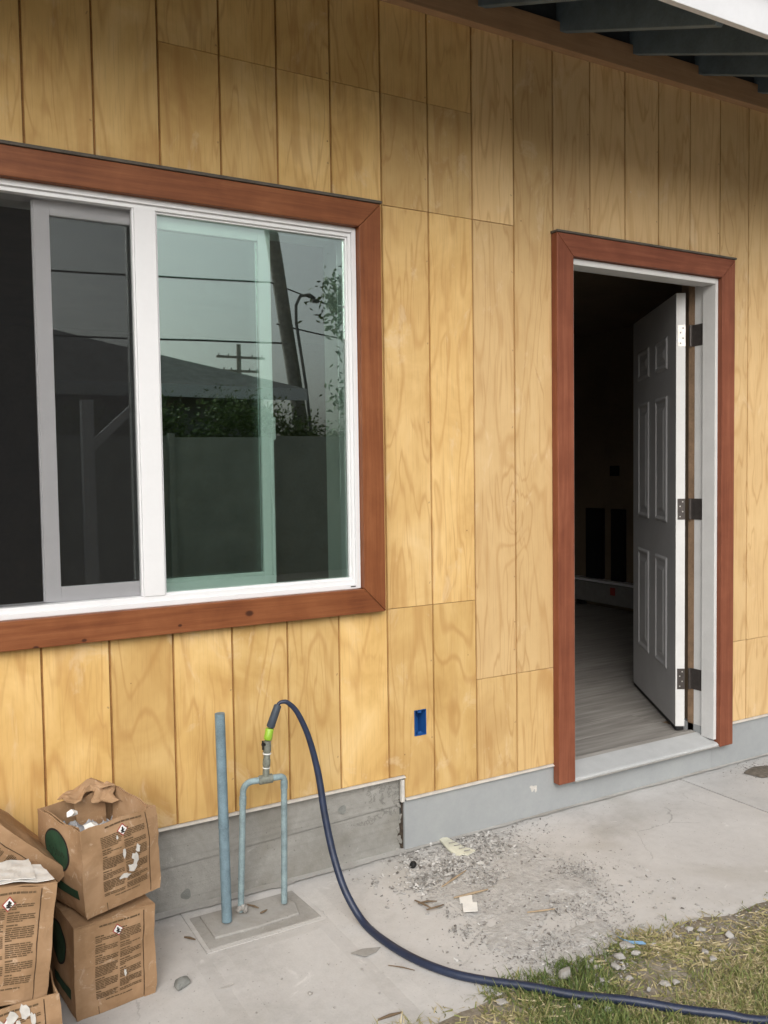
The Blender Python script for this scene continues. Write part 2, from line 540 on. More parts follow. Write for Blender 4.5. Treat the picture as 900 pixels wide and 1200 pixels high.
M['greenp'] = plain('green_print', (0.02, 0.058, 0.03), 0.7, 0.15, 20, 0)
M['splat'] = plain('dried_white_paint', (0.56, 0.54, 0.50), 0.7, 0.12, 60, 0.4)
M['stone'] = make_concrete('broken_concrete', (0.25, 0.24, 0.222), (0.36, 0.346, 0.325), (0.47, 0.455, 0.432), 20.0, 0.5, spots=False)
M['stone_d'] = make_concrete('dark_stone', (0.14, 0.145, 0.13), (0.21, 0.215, 0.2), (0.28, 0.285, 0.27), 25.0, 0.5, spots=False)
M['splinter'] = plain('splinter_wood', (0.34, 0.26, 0.17), 0.8, 0.2)
M['splinter_d'] = plain('dark_splinter_wood', (0.15, 0.105, 0.065), 0.8, 0.2)
M['bluestrip'] = plain('sky_blue_plastic', (0.17, 0.30, 0.46), 0.5, 0.08)
M['green_fence'] = plain('grey_green_fence_paint', (0.26, 0.285, 0.25), 0.8, 0.15, 3, 0.1)
M['stucco'] = plain('grey_stucco', (0.22, 0.22, 0.21), 0.9, 0.1, 8, 0.2)
M['bark'] = plain('weathered_pole_wood', (0.30, 0.29, 0.26), 0.9, 0.25, 14, 0.4)
M['wire'] = plain('black_cable', (0.015, 0.015, 0.015), 0.6, 0.1)

# soil and leaves
k = NT('dry_soil', 0.95)
_x, _y, _z = k.pos()
_v = k.xyz(_x, _y, _z)
_n1 = k.noise(_v, 3.5, 5, 0.65, 0.6)
_n2 = k.noise(_v, 55, 4, 0.7)
_c = k.ramp(k.math('ADD', k.math('MULTIPLY', _n1, 0.55), k.math('MULTIPLY', _n2, 0.45)),
            [(0.3, (0.13, 0.108, 0.075)), (0.5, (0.235, 0.205, 0.16)), (0.7, (0.36, 0.33, 0.285))])
k.col(_c)
k.bump(_n2, 0.7, 0.006)
M['soil'] = k.m


def make_leaf(name, stops, rough=0.6):
    k = NT(name, rough)
    a = k.n('ShaderNodeAttribute', attribute_type='GEOMETRY', attribute_name='tone')
    c = k.ramp(a.outputs['Fac'], stops)
    k.col(c)
    k.b.inputs['Transmission Weight'].default_value = 0.0
    return k.m


M['grass'] = make_leaf('lawn_grass', [(0.0, (0.085, 0.125, 0.034)), (0.35, (0.165, 0.20, 0.06)), (0.55, (0.235, 0.23, 0.09)), (0.75, (0.37, 0.31, 0.165)), (1.0, (0.50, 0.43, 0.275))])
M['leaf'] = make_leaf('shrub_leaf', [(0.0, (0.04, 0.075, 0.02)), (0.6, (0.09, 0.15, 0.04)), (1.0, (0.16, 0.23, 0.07))])

# ================================================================== SETTING: ground, walkway, lawn
mb = MB()
mb.quad((-400, -400, -0.06), (400, -400, -0.06), (400, 400, -0.06), (-400, 400, -0.06))
tag(mb.build('ground', plain('pale_bounce_yard', (0.42, 0.385, 0.33), 0.95, 0.15, 2.0, 0.3)), kind='structure')  # unseen yard, made pale to bounce fill light up under the eave


def fbm(x, y, s=1.0, seed=0.0):
    return noise.fractal(Vector((x * s + seed, y * s - seed * 1.7, seed)), 0.9, 2.0, 4)


EDGE = -0.90


def edge_y(x):                                  # where the concrete gives way to the lawn
    return EDGE + 0.035 * fbm(x, 0, 2.5, 3.1) + (0.02 if x < 1.9 else -0.05 * min(1, (x - 1.9) / 0.4))


# concrete walkway: slabs with a real joint
walk = empty('concrete_walkway', (0, 0, 0))
tag(walk, kind='structure')


def slab(x0, x1, y0, y1, mat, hole=None, ztop=0.0):
    xs = [x0 + (x1 - x0) * i / max(2, int((x1 - x0) / 0.05)) for i in range(max(2, int((x1 - x0) / 0.05)) + 1)]
    ys = [y0 + (y1 - y0) * j / max(2, int((y1 - y0) / 0.05)) for j in range(max(2, int((y1 - y0) / 0.05)) + 1)]
    nx, ny = len(xs), len(ys)
    v = []
    for j in range(ny):
        for i in range(nx):
            e = min(i, nx - 1 - i, j, ny - 1 - j)
            dz = 0.0022 * fbm(xs[i], ys[j], 3.0) - (0.004 if e == 0 else 0)
            v.append((xs[i], ys[j], ztop + dz))
    f = [(j * nx + i, j * nx + i + 1, (j + 1) * nx + i + 1, (j + 1) * nx + i) for j in range(ny - 1) for i in range(nx - 1)]
    m = MB().add(v, f)
    per = [i for i in range(nx)] + [j * nx + nx - 1 for j in range(1, ny)] + [(ny - 1) * nx + i for i in range(nx - 2, -1, -1)] + [j * nx for j in range(ny - 2, 0, -1)]
    b = [(v[i][0], v[i][1], -0.058) for i in per]
    n = len(per)
    sv = [v[i] for i in per] + b
    m.add(sv, [(i, (i + 1) % n, (i + 1) % n + n, i + n) for i in range(n)])
    return m.build('concrete_slab', mat, walk)


slab(-4.0, 0.405, -0.97, 0.012, M['slab'])
slab(0.405, 0.815, -0.97, -0.285, M['slab'])
slab(0.815, 2.781, -0.97, 0.012, M['slab'])
slab(2.790, 6.5, -0.99, 0.012, M['slab2'])
mb = MB().box(-4, 6.5, -0.98, 0.02, -0.057, -0.012)
mb.build('joint_filler', M['joint'], walk)

# lawn: a lumpy soil sheet that laps over the slab edge
xs = np.arange(-1.2, 4.6, 0.045)
ys = np.arange(-0.80, -2.5, -0.045)
v = []
for y in ys:
    for x in xs:
        d = edge_y(x) - y                       # >0 on the lawn
        z = -0.022 + 0.026 * min(1, max(0, (d + 0.03) / 0.06)) + 0.012 * fbm(x, y, 2.2, 1.0) * min(1, max(0, d / 0.1)) + 0.006 * fbm(x, y, 9.0, 2.0)
        if y < -2.3 or x < -0.8 or x > 4.3: z = -0.03 - (.05 if y < -2.42 else 0)
        v.append((x, y, z))
nx = len(xs)
f = [(j * nx + i, (j + 1) * nx + i, (j + 1) * nx + i + 1, j * nx + i + 1) for j in range(len(ys) - 1) for i in range(nx - 1)]
o = MB().add(v, f).build('lawn_soil', M['soil'], smooth=True)
tag(o, kind='structure')
ZL = {}


def lawn_z(x, y):
    d = edge_y(x) - y
    return max(0.0 if d < 0 else -1, -0.022 + 0.026 * min(1, max(0, (d + 0.03) / 0.06)) + 0.012 * fbm(x, y, 2.2, 1.0) * min(1, max(0, d / 0.1)) + 0.006 * fbm(x, y, 9.0, 2.0))


# grass blades
vs, fs, tone = [], [], []


def blade(x, y, z, h, w, a, lean, t):
    dx, dy = math.cos(a), math.sin(a)
    px, py = -dy * w, dx * w
    p = [(x - px, y - py, z), (x + px, y + py, z),
         (x + dx * lean * 0.35 + px * 0.8, y + dy * lean * 0.35 + py * 0.8, z + h * 0.55),
         (x + dx * lean * 0.35 - px * 0.8, y + dy * lean * 0.35 - py * 0.8, z + h * 0.55),
         (x + dx * lean, y + dy * lean, z + h)]
    n = len(vs)
    vs.extend(p)
    fs.append((n, n + 1, n + 2, n + 3))
    fs.append((n + 3, n + 2, n + 4))
    tone.extend([t, t])


cnt = 0
for _ in range(330000):
    x = random.uniform(0.45, 3.6)
    y = random.uniform(-1.9, -0.80)
    if y < -1.5 and random.random() < .5: continue
    d = edge_y(x) - y + 0.03 * fbm(x, y, 8, 6)
    cl = fbm(x, y, 3.0, 9.0)
    bare = fbm(x, y, 2.1, 21.0)
    if x > 1.75 and y > -1.10: cl -= 0.55
    if -0.1 < x - 1.5 < 0.25 and -1.08 < y < -0.93: cl -= 0.2
    dens = 0.0 if d < -0.012 else min(1, 0.25 + max(0, d) * 6) * max(0.06, min(1, 0.62 + 1.3 * cl))
    far = 1.0 if y > -1.75 else 0.35
    if random.random() > dens * far * 0.52: continue
    dry = min(1, max(0, 0.57 + 0.9 * bare + random.gauss(0, 0.24) - (0.12 if d < 0.06 else 0)))
    h = random.uniform(0.010, 0.034) * (0.75 + 0.5 * max(0, cl + 0.4)) * (0.75 if dry > 0.7 else 1)
    flat = random.random()
    ln = random.uniform(0.006, 0.04) * (1.6 if flat < 0.35 else 1)
    blade(x, y, lawn_z(x, y) - 0.003, h * (0.45 if flat < 0.35 else 1), random.uniform(0.0011, 0.0025), random.uniform(0, 6.283), ln, dry)
for _ in range(70000):                            # dead straw matted flat between the green blades
    x, y = random.uniform(0.5, 3.4), random.uniform(-1.75, -0.82)
    d = edge_y(x) - y + 0.03 * fbm(x, y, 8, 6)
    if d < 0 or random.random() > min(1, d * 7) * max(.08, min(1, .30 + 1.0 * fbm(x, y, 4, 33))) * (.35 if x > 1.75 and y > -1.10 else 1): continue
    a = random.uniform(0, 6.283)
    l_ = random.uniform(.012, .045)
    z = lawn_z(x, y) + random.uniform(.001, .008)
    w_ = random.uniform(.0008, .0018)
    dx, dy = math.cos(a), math.sin(a)
    n = len(vs)
    vs.extend([(x - dy * w_, y + dx * w_, z), (x + dy * w_, y - dx * w_, z), (x + dx * l_ + dy * w_ * .5, y + dy * l_ - dx * w_ * .5, z + random.uniform(-.002, .008)), (x + dx * l_ - dy * w_ * .5, y + dy * l_ + dx * w_ * .5, z + random.uniform(-.002, .008))])
    fs.append((n, n + 1, n + 2, n + 3))
    tone.append(random.uniform(.42, 1.0))
me = bpy.data.meshes.new('grass')
me.from_pydata(vs, [], fs)
at = me.attributes.new('tone', 'FLOAT', 'FACE')
at.data.foreach_set('value', tone)
me.materials.append(M['grass'])
o = bpy.data.objects.new('grass', me)
COL.objects.link(o)
tag(o, 'short patchy green and straw coloured grass beside the concrete walkway', 'grass', kind='stuff')

# ================================================================== HOUSE
house = empty('house', (1.5, 0.0, 0.0))
tag(house, 'house wall of tan plywood siding with redwood-stained window and door trim', 'house')
S = 0.2032
GW = 0.0042
WIN = (-0.425, 1.105, 1.030, 2.333)             # x0 x1 z0 z1 of the rough opening
DOR = (2.075, 3.055, -1.0, 2.365)
BOX = (1.331, 1.386, 0.440, 0.541)
STEPX, ZB_L, ZB_R, ZTOP = 1.288, 0.300, 0.211, 3.21


def plank_piece(x0, x1, z0, z1, yoff, sheet, pale):
    """one siding plank with openings, lower step and outlet hole cut out of it"""
    xb, zb = {x0, x1}, {z0, z1}
    for (a, b, c, d) in (WIN, DOR, BOX):
        if b > x0 and a < x1:
            xb |= {q for q in (a, b) if x0 < q < x1}
            zb |= {q for q in (c, d) if z0 < q < z1}
    if x0 < STEPX < x1: xb.add(STEPX); zb |= {q for q in (ZB_L,) if z0 < q < z1}
    xb, zb = sorted(xb), sorted(zb)

    def keep(i, j):
        if i < 0 or j < 0 or i >= len(xb) - 1 or j >= len(zb) - 1: return False
        cx, cz = (xb[i] + xb[i + 1]) / 2, (zb[j] + zb[j + 1]) / 2
        for (a, b, c, d) in (WIN, DOR, BOX):
            if a < cx < b and c < cz < d: return False
        if cx < STEPX and cz < ZB_L: return False
        if cx > STEPX and cz < ZB_R: return False
        return True
    m = MB()
    yf, yb = yoff, 0.0125
    any_ = False
    for i in range(len(xb) - 1):
        for j in range(len(zb) - 1):
            if not keep(i, j): continue
            any_ = True
            a, b, c, d = xb[i], xb[i + 1], zb[j], zb[j + 1]
            m.quad((a, yf, c), (b, yf, c), (b, yf, d), (a, yf, d))
            ch = 0.0016
            if not keep(i - 1, j): m.quad((a, yf, c), (a, yf, d), (a - ch, yb, d), (a - ch, yb, c))
            if not keep(i + 1, j): m.quad((b, yf, c), (b, yf, d), (b + ch, yb, d), (b + ch, yb, c))
            if not keep(i, j - 1): m.quad((a, yf, c), (b, yf, c), (b, yb, c), (a, yb, c))
            if not keep(i, j + 1): m.quad((a, yf, d), (b, yf, d), (b, yb, d), (a, yb, d))
    if not any_: return
    o = m.build('siding_plank', M['siding'], house)
    o['sheet'] = float(sheet)
    o['pale'] = float(pale)


SEAMS = {}
for kk in range(2, 8): SEAMS.setdefault(kk, []).append(2.835)
for kk in range(6, 9): SEAMS.setdefault(kk, []).append(2.433)
for kk in range(6, 8): SEAMS.setdefault(kk, []).append(0.942)
for kk in range(8, 10): SEAMS.setdefault(kk, []).append(0.621)
for kk in range(15, 22): SEAMS.setdefault(kk, []).append(0.604)
for kk in range(-8, 27):
    x0, x1 = kk * S + GW, (kk + 1) * S - GW
    extra = []
    if x0 > WIN[0] and x1 < WIN[1]: extra = [1.6]
    zs = [ZB_L if x1 < STEPX else ZB_R] + sorted(SEAMS.get(kk, []) + extra) + [ZTOP]
    sh = math.floor((kk - 2) / 6.0)
    for j in range(len(zs) - 1):
        z0, z1 = zs[j] + (0.0011 if j else 0), zs[j + 1] - (0.0011 if j < len(zs) - 2 else 0)
        pale = 0.15 if kk < 6 else (0.3 if kk < 8 else (0.75 if kk < 10 else (0.95 if kk < 15 else 0.8)))
        if kk in (6, 7): pale = [0.2, 0.28, 0.4, 0.3][min(j, 3)]
        if kk in (8, 9) and j == 0: pale = 0.5
        pale += random.uniform(-0.06, 0.06)
        plank_piece(x0, x1, z0, z1, random.uniform(-0.0006, 0.0006) + (0.0012 if j % 2 else 0), sh * 1.37 + j * 0.61, max(0, pale))

# backing sheet behind the grooves
m = MB()
for (a, b, c, d) in ((-1.7, WIN[0], 0.29, 3.21), (WIN[0], WIN[1], 0.29, WIN[2]), (WIN[0], WIN[1], WIN[3], 3.21),
                     (WIN[1], STEPX, 0.29, 3.21), (STEPX, BOX[0], 0.20, 3.21), (BOX[0], BOX[1], 0.20, BOX[2]), (BOX[0], BOX[1], BOX[3], 3.21),
                     (BOX[1], DOR[0], 0.20, 3.21), (DOR[0], DOR[1], DOR[3], 3.21), (DOR[1], 5.6, 0.20, 3.21)):
    m.box(a, b, 0.0075, 0.0280, c, d)
m.build('siding_backing', M['groove'], house)

# frieze board and eave
m = MB().box(-1.7, 5.6, -0.040, -0.0015, 3.160, 3.262)
m.build('frieze_board', M['frieze'], house, bevel=0.002)
SL = 0.405


def rz(y):                                      # rafter underside
    return 3.240 + SL * y


rx = 1.632
RAFX = [rx + 0.4064 * i for i in range(-8, 10)]
RD_ = 0.152
protoR = None
for X in RAFX:
    if protoR is None:
        pr = [(X, 0.25, rz(0.25)), (X, -0.798, rz(-0.798)), (X, -0.835, rz(-0.798) + 0.045), (X, -0.835, rz(-0.835) + RD_), (X, 0.25, rz(0.25) + RD_)]
        protoR = MB().prism(pr, (0.038, 0, 0)).build('rafter', M['rafter'], house, bevel=0.002, bseg=1)
        base = X
    else:
        c = protoR.copy()
        COL.objects.link(c)
        c.parent = house
        c.location = (X - base, 0, 0)
m = MB()
for i in range(len(RAFX) - 1):                  # blocking between the rafters above the wall
    m = MB().box(RAFX[i] + 0.0395, RAFX[i + 1] - 0.0015, -0.020, 0.018, 3.264, rz(0) + RD_ - 0.012)
    m.build('rafter_blocking', M['deck'], house)
# roof boards running along the eave, one by one over the overhang
y = -0.858
while y < 0.25:
    y1 = y + 0.138
    za, zb = rz(y) + RD_ + 0.001, rz(y1) + RD_ + 0.001
    MB().prism([(-1.7, y, za), (-1.7, y1 - 0.003, zb - 0.003 * SL), (-1.7, y1 - 0.003, zb + 0.018), (-1.7, y, za + 0.018)], (7.3, 0, 0)).build('roof_board', M['deck'], house)
    y = y1
za, zb = rz(-0.90) + RD_ + 0.022, rz(5.2) + RD_ + 0.022
MB().prism([(-1.75, -0.90, za), (-1.75, 5.2, zb), (-1.75, 5.2, zb + 0.03), (-1.75, -0.90, za + 0.012)], (7.4, 0, 0)).build('roof', M['roof'], house)
MB().box(-1.7, 5.6, -0.858, -0.8365, 2.902, 3.065).build('fascia_board', M['fascia'], house, bevel=0.002)

# footings
m = MB()
xs = np.linspace(-1.7, 1.268, 60)
for (z0, z1, y0) in ((-0.05, 0.148, 0.014), (0.1485, 0.292, 0.0165)):
    for i in range(len(xs) - 1):
        a, b = xs[i], xs[i + 1]
        s0, s1 = 0.06 * (a - 0.3) * 0.55, 0.06 * (b - 0.3) * 0.55
        ya, yb = y0 + 0.0012 * fbm(a, z0, 6), y0 + 0.0012 * fbm(b, z0, 6)
        za0, zb0 = (z0, z0) if z0 < 0 else (z0 + s0, z0 + s1)
        za1, zb1 = (z1 + s0, z1 + s1) if z0 < 0 else (z1, z1)
        m.quad((a, ya, za0), (b, yb, zb0), (b, yb, zb1), (a, ya, za1))
        if z0 > 0: m.quad((a, ya, za0), (b, yb, zb0), (b, yb + 0.01, zb0), (a, ya + 0.01, za0))
m.box(-1.7, 1.262, 0.0255, 0.20, -0.05, 0.2895)
m.quad((1.268, 0.014, -0.05), (1.268, 0.06, -0.05), (1.268, 0.06, 0.29), (1.268, 0.014, 0.29))
ft = m.build('old_footing', M['foot_l'], house)
for (px, py, r) in ((218, 1048, 0.0175), (401, 949, 0.0165), (120, 1068, 0.017)):
    c = onY(px, py, 0.0125)
    m = MB()
    ring = [(c[0] + r * (1 + 0.12 * math.sin(3 * t + px)) * math.cos(t), 0.0118, c[2] + r * (1 + 0.12 * math.sin(3 * t + px)) * math.sin(t)) for t in np.linspace(0, 6.283, 17)[:-1]]
    m.add(ring + [(c[0], 0.0125, c[2])], [(i, (i + 1) % 16, 16) for i in range(16)])
    m.build('tie_hole_patch', M['stone_d'], ft)
# jagged break where the two footings meet
m = MB()
pts_l, pts_r = [], []
for i in range(13):
    z = -0.03 + 0.235 * i / 12
    pts_l.append((1.272 + 0.022 * fbm(z, 1, 26, 5) - .010 * math.exp(-((z - .08) / .05) ** 2), 0.0128, z))
    pts_r.append((1.287 + 0.005 * fbm(z, 4, 18, 8), 0.0045, z))
for i in range(12):
    m.quad((pts_l[i][0] - 0.004, 0.0132, pts_l[i][2]), (pts_r[i][0], 0.0132, pts_r[i][2]), (pts_r[i + 1][0], 0.0132, pts_r[i + 1][2]), (pts_l[i + 1][0] - 0.004, 0.0132, pts_l[i + 1][2]))
m.build('footing_crack', plain('crack_earth', (0.05, 0.038, 0.028), 0.95, 0.4, 80, 0.6), house)
rnd_ = random.Random(5)
for i in range(9):                               # crumbled mortar beside the crack
    z = -0.004 + 0.023 * i + rnd_.uniform(-.01, .01)
    x = 1.259 + rnd_.uniform(-.008, .012)
    ps_ = [(x + rnd_.uniform(.004, .012) * math.cos(t), 0.0095, z + rnd_.uniform(.005, .016) * math.sin(t)) for t in np.linspace(0, 6.283, 8)[:-1]]
    MB().prism(ps_, (0, 0.01, 0)).build('mortar_crumb', M['foot_l'], house, bevel=0.002, bseg=1)
m = MB()
m.box(1.2835, 2.118, 0.0035, 0.20, -0.05, 0.194)
m.box(2.118, 3.012, 0.0045, 0.20, -0.05, 0.118)
m.box(3.012, 5.6, 0.0035, 0.20, -0.05, 0.194)
fr = m.build('painted_footing', M['foot_r'], house)
c = onY(624, 925, 0.003)
m = MB()
for (dx, dz, a, b) in ((0, 0, 0.012, 0.018), (0.012, 0.008, 0.014, 0.012), (-0.008, 0.012, 0.012, 0.008), (0.018, -0.006, 0.007, 0.014)):
    n = 9
    ring = [(c[0] + dx + a * random.uniform(.5, 1) * math.cos(t), 0.0026 - dx * 0.02, c[2] + dz + b * random.uniform(.5, 1) * math.sin(t)) for t in np.linspace(0, 6.283, n + 1)[:-1]]
    m.add(ring, [tuple(range(n))])
m.build('paint_scuff', M['splat'], fr)

# white drip flashing at the foot of the siding
for (a, b, z) in ((-1.7, 1.2865, ZB_L), (STEPX + 0.001, 2.024, ZB_R), (3.106, 5.6, ZB_R)):
    m = MB()
    m.prism([(a, -0.009, z - 0.0100), (a, -0.009, z - 0.0080), (a, 0.010, z - 0.0025), (a, 0.014, z - 0.0025), (a, 0.014, z - 0.0085), (a, -0.007, z - 0.0115)], (b - a, 0, 0))
    m.build('drip_flashing', M['flash'], house)
m = MB().box(1.2685, 1.2825, -0.004, 0.012, 0.196, 0.2825)
m.build('corner_flashing', M['flash'], house, bevel=0.001)

# blue outlet box let into the siding
ob = empty('outlet_box', (0, 0, 0))
bpy.data.objects.remove(ob)
m = MB()
a, b, c, d = BOX
t = 0.0022
m.box(a + .0015, a + t + .0015, -0.002, 0.055, c + .001, d - .001)
m.box(b - t - .0015, b - .0015, -0.002, 0.055, c + .001, d - .001)
m.box(a + t + .002, b - t - .002, -0.0015, 0.055, c + .001, c + t + .001)
m.box(a + t + .002, b - t - .002, -0.0015, 0.055, d - t - .001, d - .001)
m.box(a + .002, b - .002, 0.0555, 0.058, c + .001, d - .001)
bo = m.build('outlet_box', M['bluebox'], house)
bo['label'] = 'blue plastic electrical box set into the siding'
m = MB().box((a + b) / 2 - .008, (a + b) / 2 + .008, 0.004, 0.012, d - .014, d - .005).box((a + b) / 2 - .008, (a + b) / 2 + .008, 0.004, 0.012, c + .005, c + .014)
m.build('screw_tab', M['bluebox'], bo)

# ------------------------------------------------------------------ window
win = empty('window')
win.parent = house
win.location = (0.35 - 1.5, 0, 1.03)
win['label'] = 'white vinyl sliding window with redwood trim'
TY0, TY1 = -0.038, -0.0012
tx0, tx1, tz0, tz1 = -0.515, 1.192, 0.943, 2.421
ix0, ix1, iz0, iz1 = -0.425, 1.104, 1.032, 2.332


def miter(pts, name, mat):
    MB().prism([(p[0], TY0, p[1]) for p in pts], (0, TY1 - TY0, 0)).build(name, mat, win, bevel=0.0025)


e = 0.0008
miter([(tx0 + e, tz1), (tx1 - e, tz1), (ix1 - e, iz1), (ix0 + e, iz1)], 'trim_board', M['trim_x'])
miter([(tx0 + e, tz0), (tx1 - e, tz0), (ix1 - e, iz0), (ix0 + e, iz0)], 'trim_board', M['trim_x'])
miter([(tx1, tz0 + e), (tx1, tz1 - e), (ix1, iz1 - e), (ix1, iz0 + e)], 'trim_board', M['trim_z'])
miter([(tx0, tz0 + e), (tx0, tz1 - e), (ix0, iz1 - e), (ix0, iz0 + e)], 'trim_board', M['trim_z'])
MB().box(tx0 - .004, tx1 + .004, TY0 - .006, -0.0012, tz1 + .001, tz1 + .011).build('drip_cap', M['darkflash'], win, bevel=0.0015)
# vinyl main frame (two steps)
fx0, fx1, fz0, fz1 = ix0 + .0015, ix1 - .0015, iz0 + .0015, iz1 - .0015


def ring(mb, x0, x1, z0, z1, w, y0, y1, wb=None, wt=None):
    wb = wb or w
    wt = wt or w
    mb.box(x0, x0 + w, y0, y1, z0, z1).box(x1 - w, x1, y0, y1, z0, z1)
    mb.box(x0 + w, x1 - w, y0, y1, z0, z0 + wb).box(x0 + w, x1 - w, y0, y1, z1 - wt, z1)
    return mb


wf = ring(MB(), fx0, fx1, fz0, fz1, 0.017, -0.013, 0.085).build('window_frame', M['vinyl'], win, bevel=0.002)
ring(MB(), fx0 + .0172, fx1 - .0172, fz0 + .0172, fz1 - .0172, 0.012, -0.004, 0.084, 0.016, 0.014).build('frame_track', M['vinyl'], win, bevel=0.0015)
gx0, gx1, gz0, gz1 = fx0 + .0296, fx1 - .0296, fz0 + .0336, fz1 - .0316
MB().box(0.316, 0.384, -0.007, 0.030, gz0 - .001, gz1 + .001).build('meeting_mullion', M['vinyl'], win, bevel=0.002)
MB().box(0.3095, 0.3155, -0.002, 0.028, gz0, gz1).build('screen_channel', M['vinyl'], win, bevel=0.001)
# fixed right light with a thin bead
ring(MB(), 0.3845, gx1 + .0003, gz0 - .0003, gz1 + .0003, 0.006, 0.004, 0.026).build('glazing_bead', M['vinyl'], win)
MB().box(0.3908, gx1 - .006, 0.016, 0.021, gz0 + .006, gz1 - .006).build('window_pane', M['glass_fixed'], win)
# sliding sash, pushed part of the way behind the fixed light
sx0, sx1, sy0, sy1 = 0.023, 0.792, 0.036, 0.062
sash = MB()
sash.box(sx0, sx0 + .046, sy0, sy1, gz0 + .001, gz1 - .001).box(sx1 - .046, sx1, sy0, sy1, gz0 + .001, gz1 - .001)
sash.box(sx0 + .046, sx1 - .046, sy0, sy1, gz0 + .001, gz0 + .046).box(sx0 + .046, sx1 - .046, sy0, sy1, gz1 - .044, gz1 - .001)
so_ = sash.build('sliding_sash', M['sashvinyl'], win, bevel=0.003)
MB().box(sx0 + .0465, sx1 - .0465, 0.047, 0.052, gz0 + .0465, gz1 - .0445).build('window_pane', M['glass_sash'], win)
MB().box(sx0 - .004, sx0 - .0005, 0.040, 0.058, gz0 + .003, gz1 - .003).build('weather_strip', M['sashvinyl'], win)
lz = 1.62
MB().box(sx1 - .030, sx1 - .008, 0.0625, 0.078, lz - .03, lz + .03).box(sx1 - .004, sx1 + .012, 0.046, 0.060, lz - .045, lz + .035).build('sash_latch', M['vinyl'], win, bevel=0.003)
MB().box(gx0 + .002, 0.309, 0.0128, 0.0136, gz0 + .002, gz1 - .002).build('insect_screen', M['screen'], win)
MB().box(1.060, 1.080, -0.0142, -0.0132, 1.0395, 1.0435).build('maker_sticker', M['ink2'], win)
# drywall return round the opening, inside
m = MB()
m.box(1.0905, 1.110, 0.0865, 0.232, 1.02, 2.343).box(-0.43, -0.41, 0.0865, 0.232, 1.02, 2.343)
m.box(-0.409, 1.090, 0.0865, 0.232, 1.02, 1.045).box(-0.409, 1.090, 0.0865, 0.232, 2.318, 2.343)
m.build('window_return', M['drywall'], win)

# ------------------------------------------------------------------ door frame, trim, threshold
dfr = empty('door_frame')
dfr.parent = house
dfr.location = (2.56 - 1.5, 0, 0.11)
dx0, dx1, dz1 = 2.020, 3.109, 2.424
jx0, jx1, jz1 = 2.109, 3.020, 2.335


def dprism(pts, mat, z=None):
    MB().prism([(p[0], TY0, p[1]) for p in pts], (0, TY1 - TY0, 0)).build('casing_board', mat, dfr, bevel=0.0025)


dprism([(dx0, 0.126), (dx0, dz1 - e), (jx0, jz1 - e), (jx0, 0.126)], M['dtrim_z'])
dprism([(dx1, 0.118), (dx1, dz1 - e), (jx1, jz1 - e), (jx1, 0.118)], M['dtrim_z'])
dprism([(dx0 + e, dz1), (dx1 - e, dz1), (jx1 - e, jz1), (jx0 + e, jz1)], M['dtrim_x'])
MB().box(dx0 - .004, dx1 + .004, TY0 - .006, -0.0012, dz1 + .001, dz1 + .010).build('drip_cap', M['darkflash'], dfr, bevel=0.0015)
m = MB()
# hinge jamb: outer edge, stop, rebate
m.box(3.000, 3.0185, -0.0155, 0.0580, 0.150, 2.3330)
m.box(3.0125, 3.0190, 0.0582, 0.1150, 0.152, 2.3330)
m.box(3.0187, 3.0540, 0.0000, 0.1150, 0.152, 2.3640)
m.build('hinge_jamb', M['jamb'], dfr, bevel=0.0015)
m = MB()
m.box(2.1105, 2.1290, -0.0155, 0.0580, 0.150, 2.3330)
m.box(2.1105, 2.1170, 0.0582, 0.1150, 0.152, 2.3330)
m.box(2.0760, 2.1100, 0.0000, 0.1150, 0.152, 2.3640)
m.build('strike_jamb', M['jamb'], dfr, bevel=0.0015)
m = MB()
m.box(2.1295, 2.9995, -0.0155, 0.0580, 2.3080, 2.3330)
m.box(2.1175, 3.0120, 0.0582, 0.1150, 2.3200, 2.3330)
m.box(2.1175, 3.0120, 0.0000, 0.1150, 2.3335, 2.3640)
m.build('head_jamb', M['jamb'], dfr, bevel=0.0015)
m = MB().box(3.012, 3.05, 0.1155, 0.150, 0.155, 2.36).box(2.076, 2.117, 0.1155, 0.150, 0.155, 2.36)
m.build('stud', M['rawwood'], dfr)
m = MB().prism([(2.112, -0.030, 0.1185), (2.112, -0.030, 0.1300), (2.112, -0.022, 0.1350), (2.112, 0.078, 0.1570), (2.112, 0.094, 0.1600), (2.112, 0.094, 0.1190)], (0.906, 0, 0))
m.build('threshold', plain('grey_sill', (0.44, 0.45, 0.45), 0.45, 0.05, 14, 0.1), dfr, bevel=0.001)
m = MB().prism([(2.112, -0.0345, 0.1195), (2.112, -0.0345, 0.1240), (2.112, -0.0308, 0.1240), (2.112, -0.0308, 0.1195)], (0.906, 0, 0))
m.build('threshold_nosing', M['steel'], dfr)
m = MB().prism([(2.130, 0.0950, 0.1555), (2.130, 0.0950, 0.1590), (2.130, 0.118, 0.1635), (2.130, 0.142, 0.1590), (2.130, 0.142, 0.1555)], (0.875, 0, 0))
m.build('transition_strip', M['floorp'], dfr)

# door slab, opened inwards
door = empty('door')
door.parent = house
PIN = np.array([3.000, 0.130])
ANG = -math.radians(123)
door.location = (PIN[0] - 1.5, PIN[1], 0.17)
door['label'] = 'white six-panel door swung open into the dark room'
cA, sA = math.cos(ANG), math.sin(ANG)


def dW(t, n, z):                                # t along the slab from the hinge edge, n depth from exterior face
    rx_, ry_ = 0.008 - t, -0.070 + n
    return (PIN[0] + rx_ * cA - ry_ * sA, PIN[1] + rx_ * sA + ry_ * cA, z)


